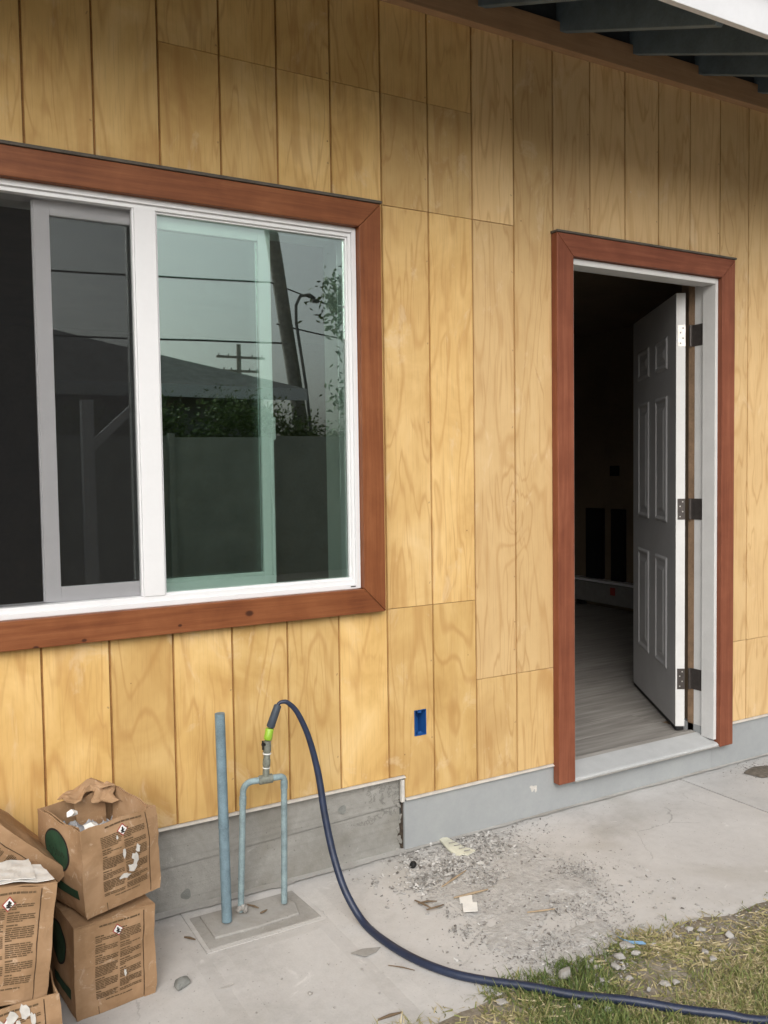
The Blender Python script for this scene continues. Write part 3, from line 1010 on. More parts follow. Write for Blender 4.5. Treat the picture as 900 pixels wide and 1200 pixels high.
def dbox(mb, t0, t1, n0, n1, z0, z1):
    v = [dW(t0, n0, z0), dW(t1, n0, z0), dW(t1, n1, z0), dW(t0, n1, z0), dW(t0, n0, z1), dW(t1, n0, z1), dW(t1, n1, z1), dW(t0, n1, z1)]
    return mb.add(v, [(0, 3, 2, 1), (4, 5, 6, 7), (0, 1, 5, 4), (1, 2, 6, 5), (2, 3, 7, 6), (3, 0, 4, 7)])


DT, DN, DZ0, DZ1 = 0.900, 0.0445, 0.182, 2.292
dbox(MB(), 0, DT, 0, DN, DZ0, DZ1).build('door_leaf', M['doorshade'], door, bevel=0.0015)
dbox(MB(), -0.0014, -0.0003, 0.0006, DN - .0006, DZ0 + .001, DZ1 - .001).build('hinge_edge', M['jamb'], door)
dbox(MB(), 0.004, DT - .004, 0.004, DN - .004, 0.163, DZ0 - .0005).build('door_sweep', M['black'], door)
for (z0, z1) in ((1.945, 2.110), (1.175, 1.815), (0.430, 1.000)):
    for (t0, t1) in ((0.150, 0.385), (0.520, 0.765)):
        for sgn, nf in ((-1, 0.0),):
            m = MB()
            prof = [(0, 0.0), (0.010, -0.007), (0.018, -0.007), (0.030, -0.0008), (0.052, -0.0008), (0.072, -0.006)]
            rings = []
            for (ins, n) in prof:
                n = n - 0.0006 if n == 0 else n
                rings.append([dW(t0 + ins, n, z0 + ins), dW(t1 - ins, n, z0 + ins), dW(t1 - ins, n, z1 - ins), dW(t0 + ins, n, z1 - ins)])
            vv = [p for r in rings for p in r]
            ff = [(4 * i + q, 4 * i + (q + 1) % 4, 4 * i + 4 + (q + 1) % 4, 4 * i + 4 + q) for i in range(len(prof) - 1) for q in range(4)]
            L = 4 * (len(prof) - 1)
            ff.append((L, L + 1, L + 2, L + 3))
            m.add(vv, ff).build('door_panel', M['doorshade'], door)
for i, zc in enumerate((2.088, 1.252, 0.418)):
    zh = 0.051
    m = MB()
    dbox(m, -0.0032, -0.0015, 0.008, 0.0440, zc - zh, zc + zh)
    h1 = m.build('hinge', M['steel'] if i == 0 else M['bronze'], door, bevel=0.0004, bseg=1)
    m = MB().tube([(PIN[0], PIN[1], zc - zh), (PIN[0], PIN[1], zc + zh)], 0.0062, 10)
    m.box(3.0095, 3.0122, 0.066, 0.128, zc - zh, zc + zh)
    m.box(3.001, 3.0095, 0.1262, 0.1282, zc - zh, zc + zh)
    m.build('hinge_leaf', M['bronze'], dfr)
    m = MB()
    for q in (-.036, -.012, .014, .036):
        n0 = 0.020 if q in (-.036, .014) else 0.032
        dbox(m, -0.0044, -0.0033, n0 - .003, n0 + .003, zc + q - .003, zc + q + .003)
    m.build('hinge_screws', M['bronze'] if i == 0 else M['steel'], door)
m = MB()
dbox(m, DT + .0005, DT + .003, 0.010, 0.034, 1.12, 1.95)
m.build('edge_strip', M['doorwhite'], door)

# ------------------------------------------------------------------ room behind
room = empty('room')
room.parent = house
room.location = (2.0, 2.0, 0.1)
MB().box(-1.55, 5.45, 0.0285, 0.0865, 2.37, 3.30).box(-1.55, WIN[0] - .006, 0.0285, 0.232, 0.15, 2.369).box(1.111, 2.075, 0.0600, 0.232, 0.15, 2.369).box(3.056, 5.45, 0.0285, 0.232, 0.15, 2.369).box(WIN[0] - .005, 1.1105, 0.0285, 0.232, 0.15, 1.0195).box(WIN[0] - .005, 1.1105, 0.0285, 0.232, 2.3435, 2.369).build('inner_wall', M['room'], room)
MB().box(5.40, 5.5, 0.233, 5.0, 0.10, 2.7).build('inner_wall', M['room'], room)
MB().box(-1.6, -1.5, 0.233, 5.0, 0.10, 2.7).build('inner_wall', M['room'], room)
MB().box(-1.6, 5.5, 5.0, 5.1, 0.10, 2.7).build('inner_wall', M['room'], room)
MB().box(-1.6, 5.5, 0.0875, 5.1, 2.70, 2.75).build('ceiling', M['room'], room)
MB().box(-1.6, 5.5, 0.205, 5.1, 0.02, 0.148).build('subfloor', M['rawwood'], room)
MB().box(2.10, 3.05, 0.096, 0.205, 0.02, 0.148).build('subfloor', M['rawwood'], room)
# floor planks, one mesh shared
flo = empty('plank_floor')
flo.parent = room
flo.location = (0, 0, 0.05)
pw, pl = 0.178, 1.22
me = None
yy = 0.1435
row = 0
while yy < 4.95:
    off = (row * 0.43) % pl
    x = -1.48 - off
    while x < 5.38:
        x0, x1 = max(x, -1.48), min(x + pl, 5.385)
        if yy < 0.23: x0, x1 = max(x0, 2.118), min(x1, 3.008)
        if x1 - x0 > 0.06 and (x1 > 1.9 or yy < 0.9):
            if abs((x1 - x0) - pl) < 1e-6 and me is not None:
                o = bpy.data.objects.new('floor_plank', me)
                COL.objects.link(o)
                o.parent = flo
                o.location = (x0 - ox, yy - oy, 0)
            else:
                o = MB().box(x0 + .001, x1 - .001, yy + .001, yy + pw - .001, 0.1485, 0.155).build('floor_plank', M['floorp'], flo)
                if abs((x1 - x0) - pl) < 1e-6: me, ox, oy = o.data, x0, yy
        x += pl
    yy += pw
    row += 1
# things against the far side wall of the room
ht = empty('baseboard_heater', (5.34, 3.0, 0.155))
tag(ht, 'low pale heater unit with a red tag at the foot of the room wall', 'heater')
MB().box(5.305, 5.398, 2.45, 3.56, 0.20, 0.385).build('casing', plain('heater_enamel', (0.26, 0.25, 0.24), 0.5), ht, bevel=0.006)
MB().box(5.285, 5.398, 2.43, 3.58, 0.392, 0.415).build('top_cover', M['sashvinyl'], ht, bevel=0.004)
MB().box(5.33, 5.398, 2.50, 2.56, 0.1552, 0.199).box(5.33, 5.398, 3.44, 3.50, 0.1552, 0.199).build('foot', M['black'], ht)
MB().box(5.3025, 5.3045, 2.97, 3.03, 0.29, 0.36).build('red_tag', M['red'], ht)
for (y0, y1) in ((3.185, 3.405), (2.915, 3.075)):
    o = MB().box(5.352, 5.392, y0, y1, 0.417, 1.075).build('upright_panel', M['black'], None, (5.37, (y0 + y1) / 2, 0.417), bevel=0.006)
    tag(o, 'wider dark upright panel standing on the low heater inside the room' if y1 - y0 > .2 else 'narrower dark upright panel standing on the low heater inside the room', 'panel', 'dark panels on the heater')
MB().box(5.392, 5.3995, 3.01, 3.125, 1.375, 1.47).build('outlet_hole', M['black'], room)

# ================================================================== CARDBOARD BOXES
def rot(yaw, pit, rol):
    cy, sy = math.cos(yaw), math.sin(yaw)
    Rz = np.array([[cy, -sy, 0], [sy, cy, 0], [0, 0, 1]])
    c, s = math.cos(pit), math.sin(pit)
    Rx = np.array([[1, 0, 0], [0, c, -s], [0, s, c]])
    c, s = math.cos(rol), math.sin(rol)
    Ry = np.array([[c, 0, s], [0, 1, 0], [-s, 0, c]])
    return Rz @ Rx @ Ry


def carton(label, org, r3, dims, seed, top='closed', logo=True, splats=(), lid_white=False, rim=0.006):
    rnd = random.Random(seed)
    org = np.array(org, float)
    R = rot(*r3)
    w, d, h = dims
    root = empty('cardboard_box', tuple(org + R @ np.array([w / 2, d / 2, 0])))
    tag(root, label, 'box', 'cardboard boxes stacked by the wall')

    def P(x, y, z):                              # box space (0..w,0..d,0..h) with bulge and dents
        bx = 0.006 * math.sin(math.pi * min(1, max(0, x / w))) * math.sin(math.pi * min(1, max(0, z / h)))
        by = 0.005 * math.sin(math.pi * min(1, max(0, y / d))) * math.sin(math.pi * min(1, max(0, z / h)))
        nx = 0.006 * noise.noise(Vector((x * 9 + seed, y * 9, z * 9))) + 0.0025 * noise.noise(Vector((x * 28, y * 28, z * 28 + seed)))
        ny = 0.007 * noise.noise(Vector((x * 9, y * 9 + seed * 2.1, z * 9 + 7))) + 0.003 * noise.noise(Vector((x * 26 + seed, y * 26, z * 26)))
        nz = rim * noise.noise(Vector((x * 13 + seed * 3, y * 13, 2))) * (z / h) ** 6
        yy_ = y - (bx if y < d * .5 else -bx) * (abs(y / d - .5) * 2) ** 4
        xx_ = x - (by if x < w * .5 else -by) * (abs(x / w - .5) * 2) ** 4
        sq = max(0.0, 1 - (z / h) / 0.07)        # crushed bottom corners
        xx_ += nx - (xx_ - w / 2) * 0.03 * sq
        return org + R @ np.array([xx_, yy_ + ny, z + nz])

    def panel(mb, f, n=16, m_=16, off=None, t=0.0035):
        g = [[np.array(f(i / n, j / m_)) for i in range(n + 1)] for j in range(m_ + 1)]
        nrm = np.cross(g[0][n] - g[0][0], g[m_][0] - g[0][0])
        nrm /= np.linalg.norm(nrm)
        o_ = [p for r_ in g for p in r_]
        i_ = [p - nrm * t for p in o_]
        N = (n + 1) * (m_ + 1)
        q = lambda i, j: j * (n + 1) + i
        fs_ = []
        for j in range(m_):
            for i in range(n):
                fs_.append((q(i, j), q(i + 1, j), q(i + 1, j + 1), q(i, j + 1)))
                fs_.append((N + q(i, j), N + q(i, j + 1), N + q(i + 1, j + 1), N + q(i + 1, j)))
        per = [q(i, 0) for i in range(n)] + [q(n, j) for j in range(m_)] + [q(i, m_) for i in range(n, 0, -1)] + [q(0, j) for j in range(m_, 0, -1)]
        L_ = len(per)
        fs_ += [(per[i], per[(i + 1) % L_], N + per[(i + 1) % L_], N + per[i]) for i in range(L_)]
        mb.add(o_ + i_, fs_)

    body = MB()
    panel(body, lambda a, b: P(a * w, 0, b * h))
    panel(body, lambda a, b: P(w, a * d, b * h))
    panel(body, lambda a, b: P(w * (1 - a), d, b * h))
    panel(body, lambda a, b: P(0, d * (1 - a), b * h))
    panel(body, lambda a, b: P(.004 + a * (w - .008), d - .004 - b * (d - .008), 0.001))
    body.build('carton', M['card'], root, smooth=False)
    # overlapping glue strip along the right edge of the front
    gs = MB()
    fw = lambda x, z, o=0.0: P(x, 0, z) - R[:, 1] * o
    panel(gs, lambda a, b: fw(w * (0.86 + 0.143 * a), h * (-.002 + 1.004 * b), 0.0022 - 0.0006 * a), 4, 9, t=0.0016)
    gs.build('glue_strip', M['card'], root)
    # the dark score line beside it and the scores near the bottom
    sc = MB()
    for j in range(12):
        z0, z1 = h * (0.02 + 0.96 * j / 12), h * (0.02 + 0.96 * (j + 1) / 12)
        sc.quad(fw(w * .848, z0, .0012), fw(w * .8595, z0, .0012), fw(w * .8595, z1, .0012), fw(w * .848, z1, .0012))
    sc.build('score_line', M['score'], root)
    sc = MB()
    sc.quad(fw(w * .255, h * .002, .0006), fw(w * .265, h * .002, .0006), fw(w * .265, h * .09, .0006), fw(w * .255, h * .09, .0006))
    sc.build('score_line', M['ink'], root)

    def bar(mb, x0, x1, z0, z1, o=0.0013):
        n_ = max(1, int((x1 - x0) / 0.02))
        for i in range(n_):
            a, b = x0 + (x1 - x0) * i / n_, x0 + (x1 - x0) * (i + 1) / n_
            mb.quad(fw(a, z0, o), fw(b, z0, o), fw(b, z1, o), fw(a, z1, o))

    tx = MB()
    L0, L1, G0, G1 = 0.235, 0.815, 0.51, 0.535

    def words(x0, x1, z, hh, cov=0.86, full=True):
        x = x0
        end = x1 if full else x0 + (x1 - x0) * rnd.uniform(.3, .85)
        while x < end - 0.004:
            l_ = rnd.uniform(0.006, 0.02)
            bar(tx, x * 1.0, min(x + l_, end), z, z + hh)
            x += l_ + 0.0016
    words(w * .30, w * .80, h * .945, .0045)
    for c0, c1 in ((L0, G0), (G1, L1)):
        z = h * .845 if c0 == L0 else h * .87
        while z > h * .17:
            para = rnd.randint(2, 7)
            if rnd.random() < .6:
                words(w * c0, w * (c0 + (c1 - c0) * .6), z, .0034, full=False)
                z -= .0058
            for q in range(para):
                if z < h * .17: break
                if not (c0 == G1 and z > h * .78 and False):
                    words(w * c0, w * c1, z, .0027, full=(q < para - 1))
                z -= .0044
            z -= .0042
    words(w * .36, w * .70, h * .135, .003)
    tx.build('printed_text', M['ink'], root)
    # hazard diamond with a corrosion-style pictogram
    hz = MB()
    cx, cz, s = w * .53, h * .865, 0.0165
    dia = lambda s_, o: [fw(cx, cz - s_, o), fw(cx + s_, cz, o), fw(cx, cz + s_, o), fw(cx - s_, cz, o)]
    MB().add(dia(s, .0011), [(0, 1, 2, 3)]).build('hazard_border', M['red'], root)
    MB().add(dia(s * .78, .0015), [(0, 1, 2, 3)]).build('hazard_field', M['white'], root)
    pg = MB()
    for (ax, az, rx_, rz_) in ((0, .0045, .0028, .003), (0, -.001, .0035, .0042), (0, -.0062, .0062, .0021), (-.004, -.002, .0018, .0022), (.0042, .0005, .0016, .0018)):
        ring_ = [fw(cx + ax + rx_ * math.cos(t), cz + az + rz_ * math.sin(t), .0018 + .0001 * ax * 100) for t in np.linspace(0, 6.283, 9)[:-1]]
        pg.add(ring_, [tuple(range(8))])
    pg.build('hazard_pictogram', M['ink2'], root)
    # green oval logo and strip on the left side
    if logo:
        sw_ = lambda y, z, o: P(0, y, z) - R[:, 0] * o
        cy_, cz_ = d * .50, h * .66
        ov = [sw_(cy_ + .073 * math.cos(t), cz_ + .058 * math.sin(t), .0010) for t in np.linspace(0, 6.283, 29)[:-1]]
        def disc(ra, rb, o_):
            vv_, ff_ = [], []
            for q in range(1, 9):
                vv_ += [sw_(cy_ + ra * q / 8 * math.cos(t), cz_ + rb * q / 8 * math.sin(t), o_) for t in np.linspace(0, 6.2832, 33)[:-1]]
            for q in range(7):
                ff_ += [(q * 32 + i, q * 32 + (i + 1) % 32, (q + 1) * 32 + (i + 1) % 32, (q + 1) * 32 + i) for i in range(32)]
            ff_.append(tuple(range(32)))
            return MB().add(vv_, ff_)
        disc(.073, .058, .0011).build('logo_outline', M['ink2'], root)
        disc(.067, .052, .0017).build('logo_oval', M['greenp'], root)
        sc_ = MB()
        pts = []
        for i in range(60):
            u = i / 59
            pts.append((cy_ + .048 - .096 * u, cz_ - .006 + .011 * math.sin(u * 31) * (1 - .5 * u) + .012 * (u - .5)))
        for i in range(59):
            (y0, z0), (y1, z1) = pts[i], pts[i + 1]
            sc_.quad(sw_(y0, z0 - .0014, .0024), sw_(y1, z1 - .0014, .0024), sw_(y1, z1 + .0014, .0024), sw_(y0, z0 + .0014, .0024))
        sc_.build('logo_script', M['ink2'], root)
        gl_ = MB()
        for i in range(14):
            for j in range(5):
                ya, yb, zq, zr = d * (.10 + .52 * i / 14), d * (.10 + .52 * (i + 1) / 14), h * (.19 + .11 * j / 5), h * (.19 + .11 * (j + 1) / 5)
                gl_.quad(sw_(ya, zq, .0012), sw_(yb, zq, .0012), sw_(yb, zr, .0012), sw_(ya, zr, .0012))
        gl_.build('green_label', M['greenp'], root)
    # paint splashes
    if splats:
        sp = MB()
        for (u, v_, ru, rv) in splats:
            n_ = 11
            ring_ = [fw(w * u + ru * rnd.uniform(.45, 1.1) * math.cos(t), h * v_ + rv * rnd.uniform(.45, 1.1) * math.sin(t), .0028) for t in np.linspace(0, 6.283, n_ + 1)[:-1]]
            sp.add(ring_, [tuple(range(n_))])
        sp.build('paint_splash', M['splat'], root)
    # flaps / lid
    if top == 'closed':
        fl = MB()
        panel(fl, lambda a, b: P(a * w, b * d * .496, h) + R[:, 2] * (.0042 + .003 * noise.noise(Vector((a * 5 + seed, b * 5, 0)))), 6, 6)
        panel(fl, lambda a, b: P(a * w, d * (.504 + b * .496), h) + R[:, 2] * (.0042 + .005 * noise.noise(Vector((a * 5 + seed, b * 5 + 9, 0)))), 6, 6)
        fl.build('top_flap', M['card'], root)
        if lid_white:
            for (ua, ub, va, vb, hh, sk) in ((-.02, .97, .015, .62, .010, .0), (.30, .80, .10, .90, .0125, .10), (.0, .45, .30, .98, .0150, -.08)):
                sh_ = MB()
                def sheet_pt(a, b, ua=ua, ub=ub, va=va, vb=vb, hh=hh, sk=sk):
                    jag = .05 * noise.noise(Vector((a * 6 + hh * 900, b * 6, 3)))
                    u_, v_ = ua + (ub - ua) * a + sk * b, va + (vb - va) * b + jag * b
                    crk = .004 * noise.noise(Vector((a * 4 + hh * 500, b * 4, 9))) + .006 * max(0, a - .8) + .005 * max(0, .15 - b)
                    return P(min(max(u_, -.02), 1.0) * w, min(max(v_, 0), 1) * d, h) + R[:, 2] * (hh + crk)
                panel(sh_, sheet_pt, 12, 10, t=.0012)
                sh_.build('white_sheet', M['white'], root)
    return root, P, R, panel


A_ORG = (-0.004, -0.431, 0.001)
carton('cardboard box standing on the concrete under the open carton, wall side of the stack', A_ORG, (0.115, 0.0, 0.0), (0.223, 0.27, 0.252), 3, top='closed', splats=((.60, .38, .004, .014),))
B_root, BP, BR, bpanel = carton('torn-open cardboard box with white paint smears holding crumpled plastic', (0.030, -0.432, 0.272), (0.285, 0.0, -0.045), (0.228, 0.262, 0.240), 11, top='open', rim=0.016,
                                splats=((.52, .60, .006, .016), (.66, .50, .012, .026), (.60, .40, .016, .014), (.50, .33, .022, .008), (.70, .60, .008, .014), (.45, .80, .004, .008)))
# flaps of the open carton
w, d, h = 0.228, 0.262, 0.240


def flap(fn, name='torn_flap', n=8, m_=5):
    m = MB()
    bpanel(m, fn, n, m_, t=0.003)
    m.build(name, M['card'], B_root)


def arch(a, b):                                  # back flap, folded over and buckled upwards
    lift = 0.020 * math.sin(math.pi * a) * (1 - abs(b - .3)) + .006 * math.sin(a * 11 + b * 3)
    p = BP(w * (.30 + .62 * a), d + .010 - .060 * b * (1 + .35 * math.sin(a * 8.0)), h)
    return p + BR[:, 2] * (.004 + lift + .006 * noise.noise(Vector((a * 4, b * 4, 1))))


flap(arch)
flap(lambda a, b: BP(w * (.66 + .28 * a + .05 * math.sin(b * 7)), d * .90 - .004 - b * .03 * (1 + a), h - .004) + BR[:, 2] * (.012 - .035 * b - .012 * a * b + .006 * math.sin(a * 9)), n=7, m_=5)
flap(lambda a, b: BP(w * .975 - .016 * b, d * (.15 + .7 * a), h - .005 - .10 * b), name='side_flap')
flap(lambda a, b: BP(.012 + .022 * b, d * (.12 + .8 * a), h - .003 - .11 * b), name='side_flap')
flap(lambda a, b: BP(w * (.46 + .40 * a), d - .014 - .018 * b - .006 * math.sin(a * 3), h - .006 - .13 * b), name='side_flap')
# crumpled plastic in it
kk = NT('crumpled_plastic', 0.25)
kk.b.inputs['Base Color'].default_value = (0.50, 0.52, 0.54, 1)
_x, _y, _z = kk.pos()
_n = kk.noise(kk.xyz(_x, _y, _z), 40, 4)
kk.col(kk.ramp(_n, [(0.35, (0.30, 0.32, 0.35)), (0.6, (0.62, 0.63, 0.64))]))
kk.b.inputs['Specular IOR Level'].default_value = 0.7
kk.b.inputs['Alpha'].default_value = 0.72
m = MB()
N_ = 26
vv = []
for j in range(N_ + 1):
    for i in range(N_ + 1):
        a, b = i / N_, j / N_
        hz_ = 0.143 + 0.05 * noise.noise(Vector((a * 6, b * 6, 4))) + 0.03 * noise.noise(Vector((a * 15, b * 15, 8)))
        lf = max(0, 1 - a / .38)
        hz_ += 0.055 * lf * min(1, b * 2.2) + 0.025 * max(0, 1 - b / .35)
        vv.append(BP(w * (.05 + .90 * a), d * (.04 + .88 * b), 0) + BR[:, 2] * min(hz_, h - .012))
m.add(vv, [(j * (N_ + 1) + i, j * (N_ + 1) + i + 1, (j + 1) * (N_ + 1) + i + 1, (j + 1) * (N_ + 1) + i) for j in range(N_) for i in range(N_)])
o = m.build('plastic_liner', kk.m, None, tuple(BP(w / 2, d / 2, 0.004)), smooth=False)
tag(o, 'crumpled grey plastic liner inside the torn-open cardboard box', 'plastic')
for i, (a, b, r, hh) in enumerate(((.30, .30, .030, .212), (.55, .16, .026, .205), (.25, .62, .018, .232), (.70, .25, .020, .196))):
    ps = [BP(w * a + r * random.uniform(.6, 1.1) * math.cos(t), d * b + r * random.uniform(.6, 1.1) * math.sin(t), 0) + BR[:, 2] * (hh + .006 * math.sin(3 * t)) for t in np.linspace(0, 6.283, 10)[:-1]]
    c = sum(ps) / len(ps) + BR[:, 2] * .012
    m = MB().add(ps + [c, c - BR[:, 2] * .022], [(q, (q + 1) % 9, 9) for q in range(9)] + [((q + 1) % 9, q, 10) for q in range(9)])
    o = m.build('paper_scrap', M['white'], None, tuple(c - BR[:, 2] * .02))
    tag(o, 'white paper scrap on the plastic inside the torn-open carton', 'paper', 'paper scraps in the open carton')

D_ORG = (-0.318, -0.708, 0.001)
D_root, DP, DR, dpan = carton('open-topped bottom carton carrying the box with white sheets on its lid', D_ORG, (0.03, 0.0, 0.0), (0.236, 0.30, 0.250), 21, top='open', logo=False,
                              splats=((.55, .90, .018, .018), (.68, .93, .016, .022), (.60, .80, .012, .02), (.45, .86, .012, .014), (.74, .84, .01, .02)))
C_ORG = (-0.3265, -0.678, 0.262)
carton('leaning cardboard box with white torn sheets on its lid', C_ORG, (0.05, -0.16, 0.145), (0.223, 0.262, 0.256), 31, top='closed', logo=False, lid_white=True)
FRB = onY(80, 1020, -0.335)
R_E = rot(0.10, 0.0, -0.78)
E_ORG = FRB - R_E @ np.array([0.223, 0, 0])
carton('cardboard box tipped on its edge behind the leaning box', tuple(E_ORG), (0.10, 0.0, -0.78), (0.223, 0.26, 0.256), 41, top='closed', logo=False)
carton('low cardboard box under the tipped one, against the wall', (-0.300, -0.300, 0.001), (0.02, 0, 0), (0.235, 0.255, 0.20), 51, top='closed', logo=False)

# ================================================================== PIPES AND HOSE
# shallow concrete pad round the pipes
padr = empty('pipe_pad', (0.61, -0.16, 0))
tag(padr, 'small raised concrete pad round the pipes with a sunken border', 'pad')
MB().prism([(0.419, -0.268, -0.03), (0.801, -0.268, -0.03), (0.788, -0.052, -0.03), (0.421, -0.052, -0.03)], (0, 0, 0.029)).build('border', M['pad'], padr, bevel=0.003)
pp = [(0.452, -0.222), (0.60, -0.229), (0.742, -0.219), (0.760, -0.150), (0.742, -0.070), (0.60, -0.072), (0.452, -0.068)]
MB().prism([(x, y, -0.004) for x, y in pp], (0, 0, 0.0105)).build('pad_block', M['pad'], padr, bevel=0.004)
MB().box(0.406, 0.814, -0.284, 0.012, -0.056, -0.003).build('pad_bed', M['slab'], padr)
# standing conduit
b0 = onZ(266, 1080, 0.010)
t0 = onY(257.5, 836, b0[1] + 0.004)
cond = empty('conduit_pipe', (b0[0], b0[1], 0.012))
tag(cond, 'straight grey plastic pipe standing upright on the pad, open at the top', 'pipe')
b0 = np.array([b0[0], b0[1], 0.0125])
ax = (t0 - b0)
m = MB()
R0 = 0.0165
path = [b0 + ax * u for u in (0, .25, .4585, .46, .47, .4715, .75, 1.0)]
rad = [R0, R0, R0, R0 * 1.0, R0 * 1.0, R0, R0 * .98, R0 * .98]
m.tube(path + [path[-1] - ax * .0005, path[-1] - ax * .12], rad + [R0 * .84, R0 * .84], 24, cap=False)
m.build('pipe', M['pvc'], cond, smooth=True)
m = MB().tube([b0 + ax * .452, b0 + ax * .4535, b0 + ax * .458, b0 + ax * .4595], [R0, R0 * 1.05, R0 * 1.05, R0], 24)
m.build('joint_ring', M['pvc'], cond, smooth=True)

# U-shaped riser
la = onZ(282, 1068, 0.012)
lb = onZ(333, 1058, 0.012)
yu = (la[1] + lb[1]) / 2
zc = onY(311, 913, yu)[2]
la, lb = np.array([la[0], la[1], 0.0]), np.array([lb[0], lb[1], 0.0])
ris = empty('water_riser', tuple((la + lb) / 2 + np.array([0, 0, 0.012])))
tag(ris, 'U-shaped pale grey water pipe with a fitting on its crossbar', 'pipe')
rr_ = 0.0105
ta = onY(285, 921, la[1])
tb = onY(333, 914, lb[1])
ta, tb = np.array([ta[0], la[1], zc - .002]), np.array([tb[0], lb[1], zc + .002])
path = [la + np.array([0, 0, .0125])]
for u in np.linspace(0.1, 0.86, 7): path.append(la + (ta - la) * u)
cr = 0.030
up_a = (la - ta) / np.linalg.norm(la - ta)
hv = (tb - ta) / np.linalg.norm(tb - ta)
for q in np.linspace(0, 1, 8):
    t_ = q * math.pi / 2
    path.append(ta + up_a * cr * (1 - math.sin(t_)) + hv * cr * (1 - math.cos(t_)))
cr2 = 0.014
up_b = (lb - tb) / np.linalg.norm(lb - tb)
for q in np.linspace(0, 1, 7):
    t_ = q * math.pi / 2
    path.append(tb - hv * cr2 * (1 - math.sin(t_)) + up_b * cr2 * (1 - math.cos(t_)))
for u in np.linspace(0.86, 0.0, 7): path.append(lb + (tb - lb) * u + np.array([0, 0, .0125 * (u == 0)]))
MB().tube(path, rr_, 18).build('bent_pipe', M['pvcl'], ris, smooth=True)
MB().tube([ta + up_a * .045, ta + up_a * .075], rr_ * 1.13, 18).build('socket', M['pvcl'], ris, smooth=True)
MB().tube([tb + up_b * .016, tb + up_b * .042], rr_ * 1.16, 18).build('socket', M['pvcl'], ris, smooth=True)
mid = onY(311.5, 913, yu)
tee0, tee1 = mid - hv * .024, mid + hv * .024
m = MB().tube([tee0, tee0 + hv * .002, tee1 - hv * .002, tee1], [rr_ * 1.1, rr_ * 1.45, rr_ * 1.45, rr_ * 1.1], 18)
sp_top = onY(313.5, 868, yu)
sp_bot = mid
av = sp_top - sp_bot
m.tube([sp_bot, sp_bot + av * .30, sp_bot + av * .34, sp_bot + av * .36, sp_bot + av * .52, sp_bot + av * .54, sp_bot + av * .70, sp_bot + av * .74, sp_bot + av * .88, sp_bot + av * 1.0],
       [.0125, .0108, .0108, .0128, .0128, .0108, .0112, .0138, .0128, .0115], 16)
m.build('spigot', M['fitting'], ris, smooth=True)
m = MB().tube([sp_bot + av * .655, sp_bot + av * .685], .0142, 18)
m.tube([sp_bot + av * .29, sp_bot + av * .31], .0125, 18)
m.build('thread_tape', M['white_tape'], ris, smooth=True)
kb = sp_bot + av * .90
m = MB().tube([kb, kb + np.array([-.014, -.006, .004]), kb + np.array([-.019, -.008, .006])], [.005, .0042, .007], 10)
m.tube([kb + np.array([-.019, -.008, -.012]), kb + np.array([-.019, -.008, .018])], .0032, 8)
m.build('valve_handle', M['black'], ris, smooth=True)
m = MB()
for q in range(7):
    t_ = q * .9
    c = la + np.array([.012 * math.cos(t_), .012 * math.sin(t_) - .004, .016 + .006 * (q % 3)])
    m.tube([c, c + np.array([.004, -.004, .007]), c + np.array([.002, -.008, .014])], [.007, .008, .005], 7)
m.build('caulk_lump', M['stone'], ris)

# hose
hroot = empty('garden_hose', tuple(onZ(600, 1153, 0.004)))
tag(hroot, 'dark blue garden hose arching from the riser and snaking across the concrete into the grass', 'hose')
cl0 = onY(313.8, 867, yu)
cl1 = onY(316.2, 853.5, yu)
sv0 = onY(316.6, 852.5, yu)
sv1 = onY(325.8, 826, yu)
dv = (cl1 - cl0)
m = MB().tube([cl0, cl0 + dv * .08, cl0 + dv * .45, cl0 + dv * .5, cl0 + dv * .92, cl1], [.0118, .0142, .0142, .0136, .0142, .0122], 20)
m.build('connector_collar', M['lime'], hroot, smooth=True)
dv = sv1 - sv0
m = MB().tube([sv0, sv0 + dv * .05, sv0 + dv * .95, sv1], [.0120, .0142, .0128, .0105], 20)
m.build('sleeve', M['sleeve'], hroot, smooth=True)
HR = 0.0122
ctrl = [sv1 - dv * .3, sv1 + dv * .02]
for (px, py, Y) in ((331, 822.5, yu - .002), (338, 824, yu - .006), (349, 836, yu - .013), (362, 865, yu - .028), (373, 907, yu - .05), (381, 957, yu - .085), (391, 1003, yu - .13), (405, 1045, yu - .19), (427, 1082, yu - .27)):
    ctrl.append(onY(px, py, Y))
for (px, py) in ((455, 1106), (490, 1126), (530, 1141), (570, 1149.5), (620, 1158), (680, 1168.5), (740, 1178), (800, 1186.5), (850, 1193), (900, 1197)):
    p = onZ(px, py, HR)
    p[2] = max(HR + .001, lawn_z(p[0], p[1]) + HR + .004) if p[1] < -.86 else HR + .001
    ctrl.append(p)
lastp = ctrl[-1]
for (ddx, ddy) in ((.25, -.12), (.55, -.14), (.9, -.05)):
    p = lastp + np.array([ddx, ddy, 0])
    ctrl.append(p)


def catmull(pts, n=8):
    out = []
    P_ = [pts[0]] + list(pts) + [pts[-1]]
    for i in range(1, len(P_) - 2):
        for q in range(n):
            t = q / n
            a, b, c, d_ = P_[i - 1], P_[i], P_[i + 1], P_[i + 2]
            out.append(0.5 * ((2 * b) + (-a + c) * t + (2 * a - 5 * b + 4 * c - d_) * t * t + (-a + 3 * b - 3 * c + d_) * t ** 3))
    out.append(pts[-1])
    return out


hp = catmull(ctrl)
hrad = [0.0062 + (HR - 0.0062) * min(1, max(0, (i - 12) / 40)) for i in range(len(hp))]
MB().tube(hp, hrad, 14).build('hose_tube', M['hose'], hroot, smooth=True)

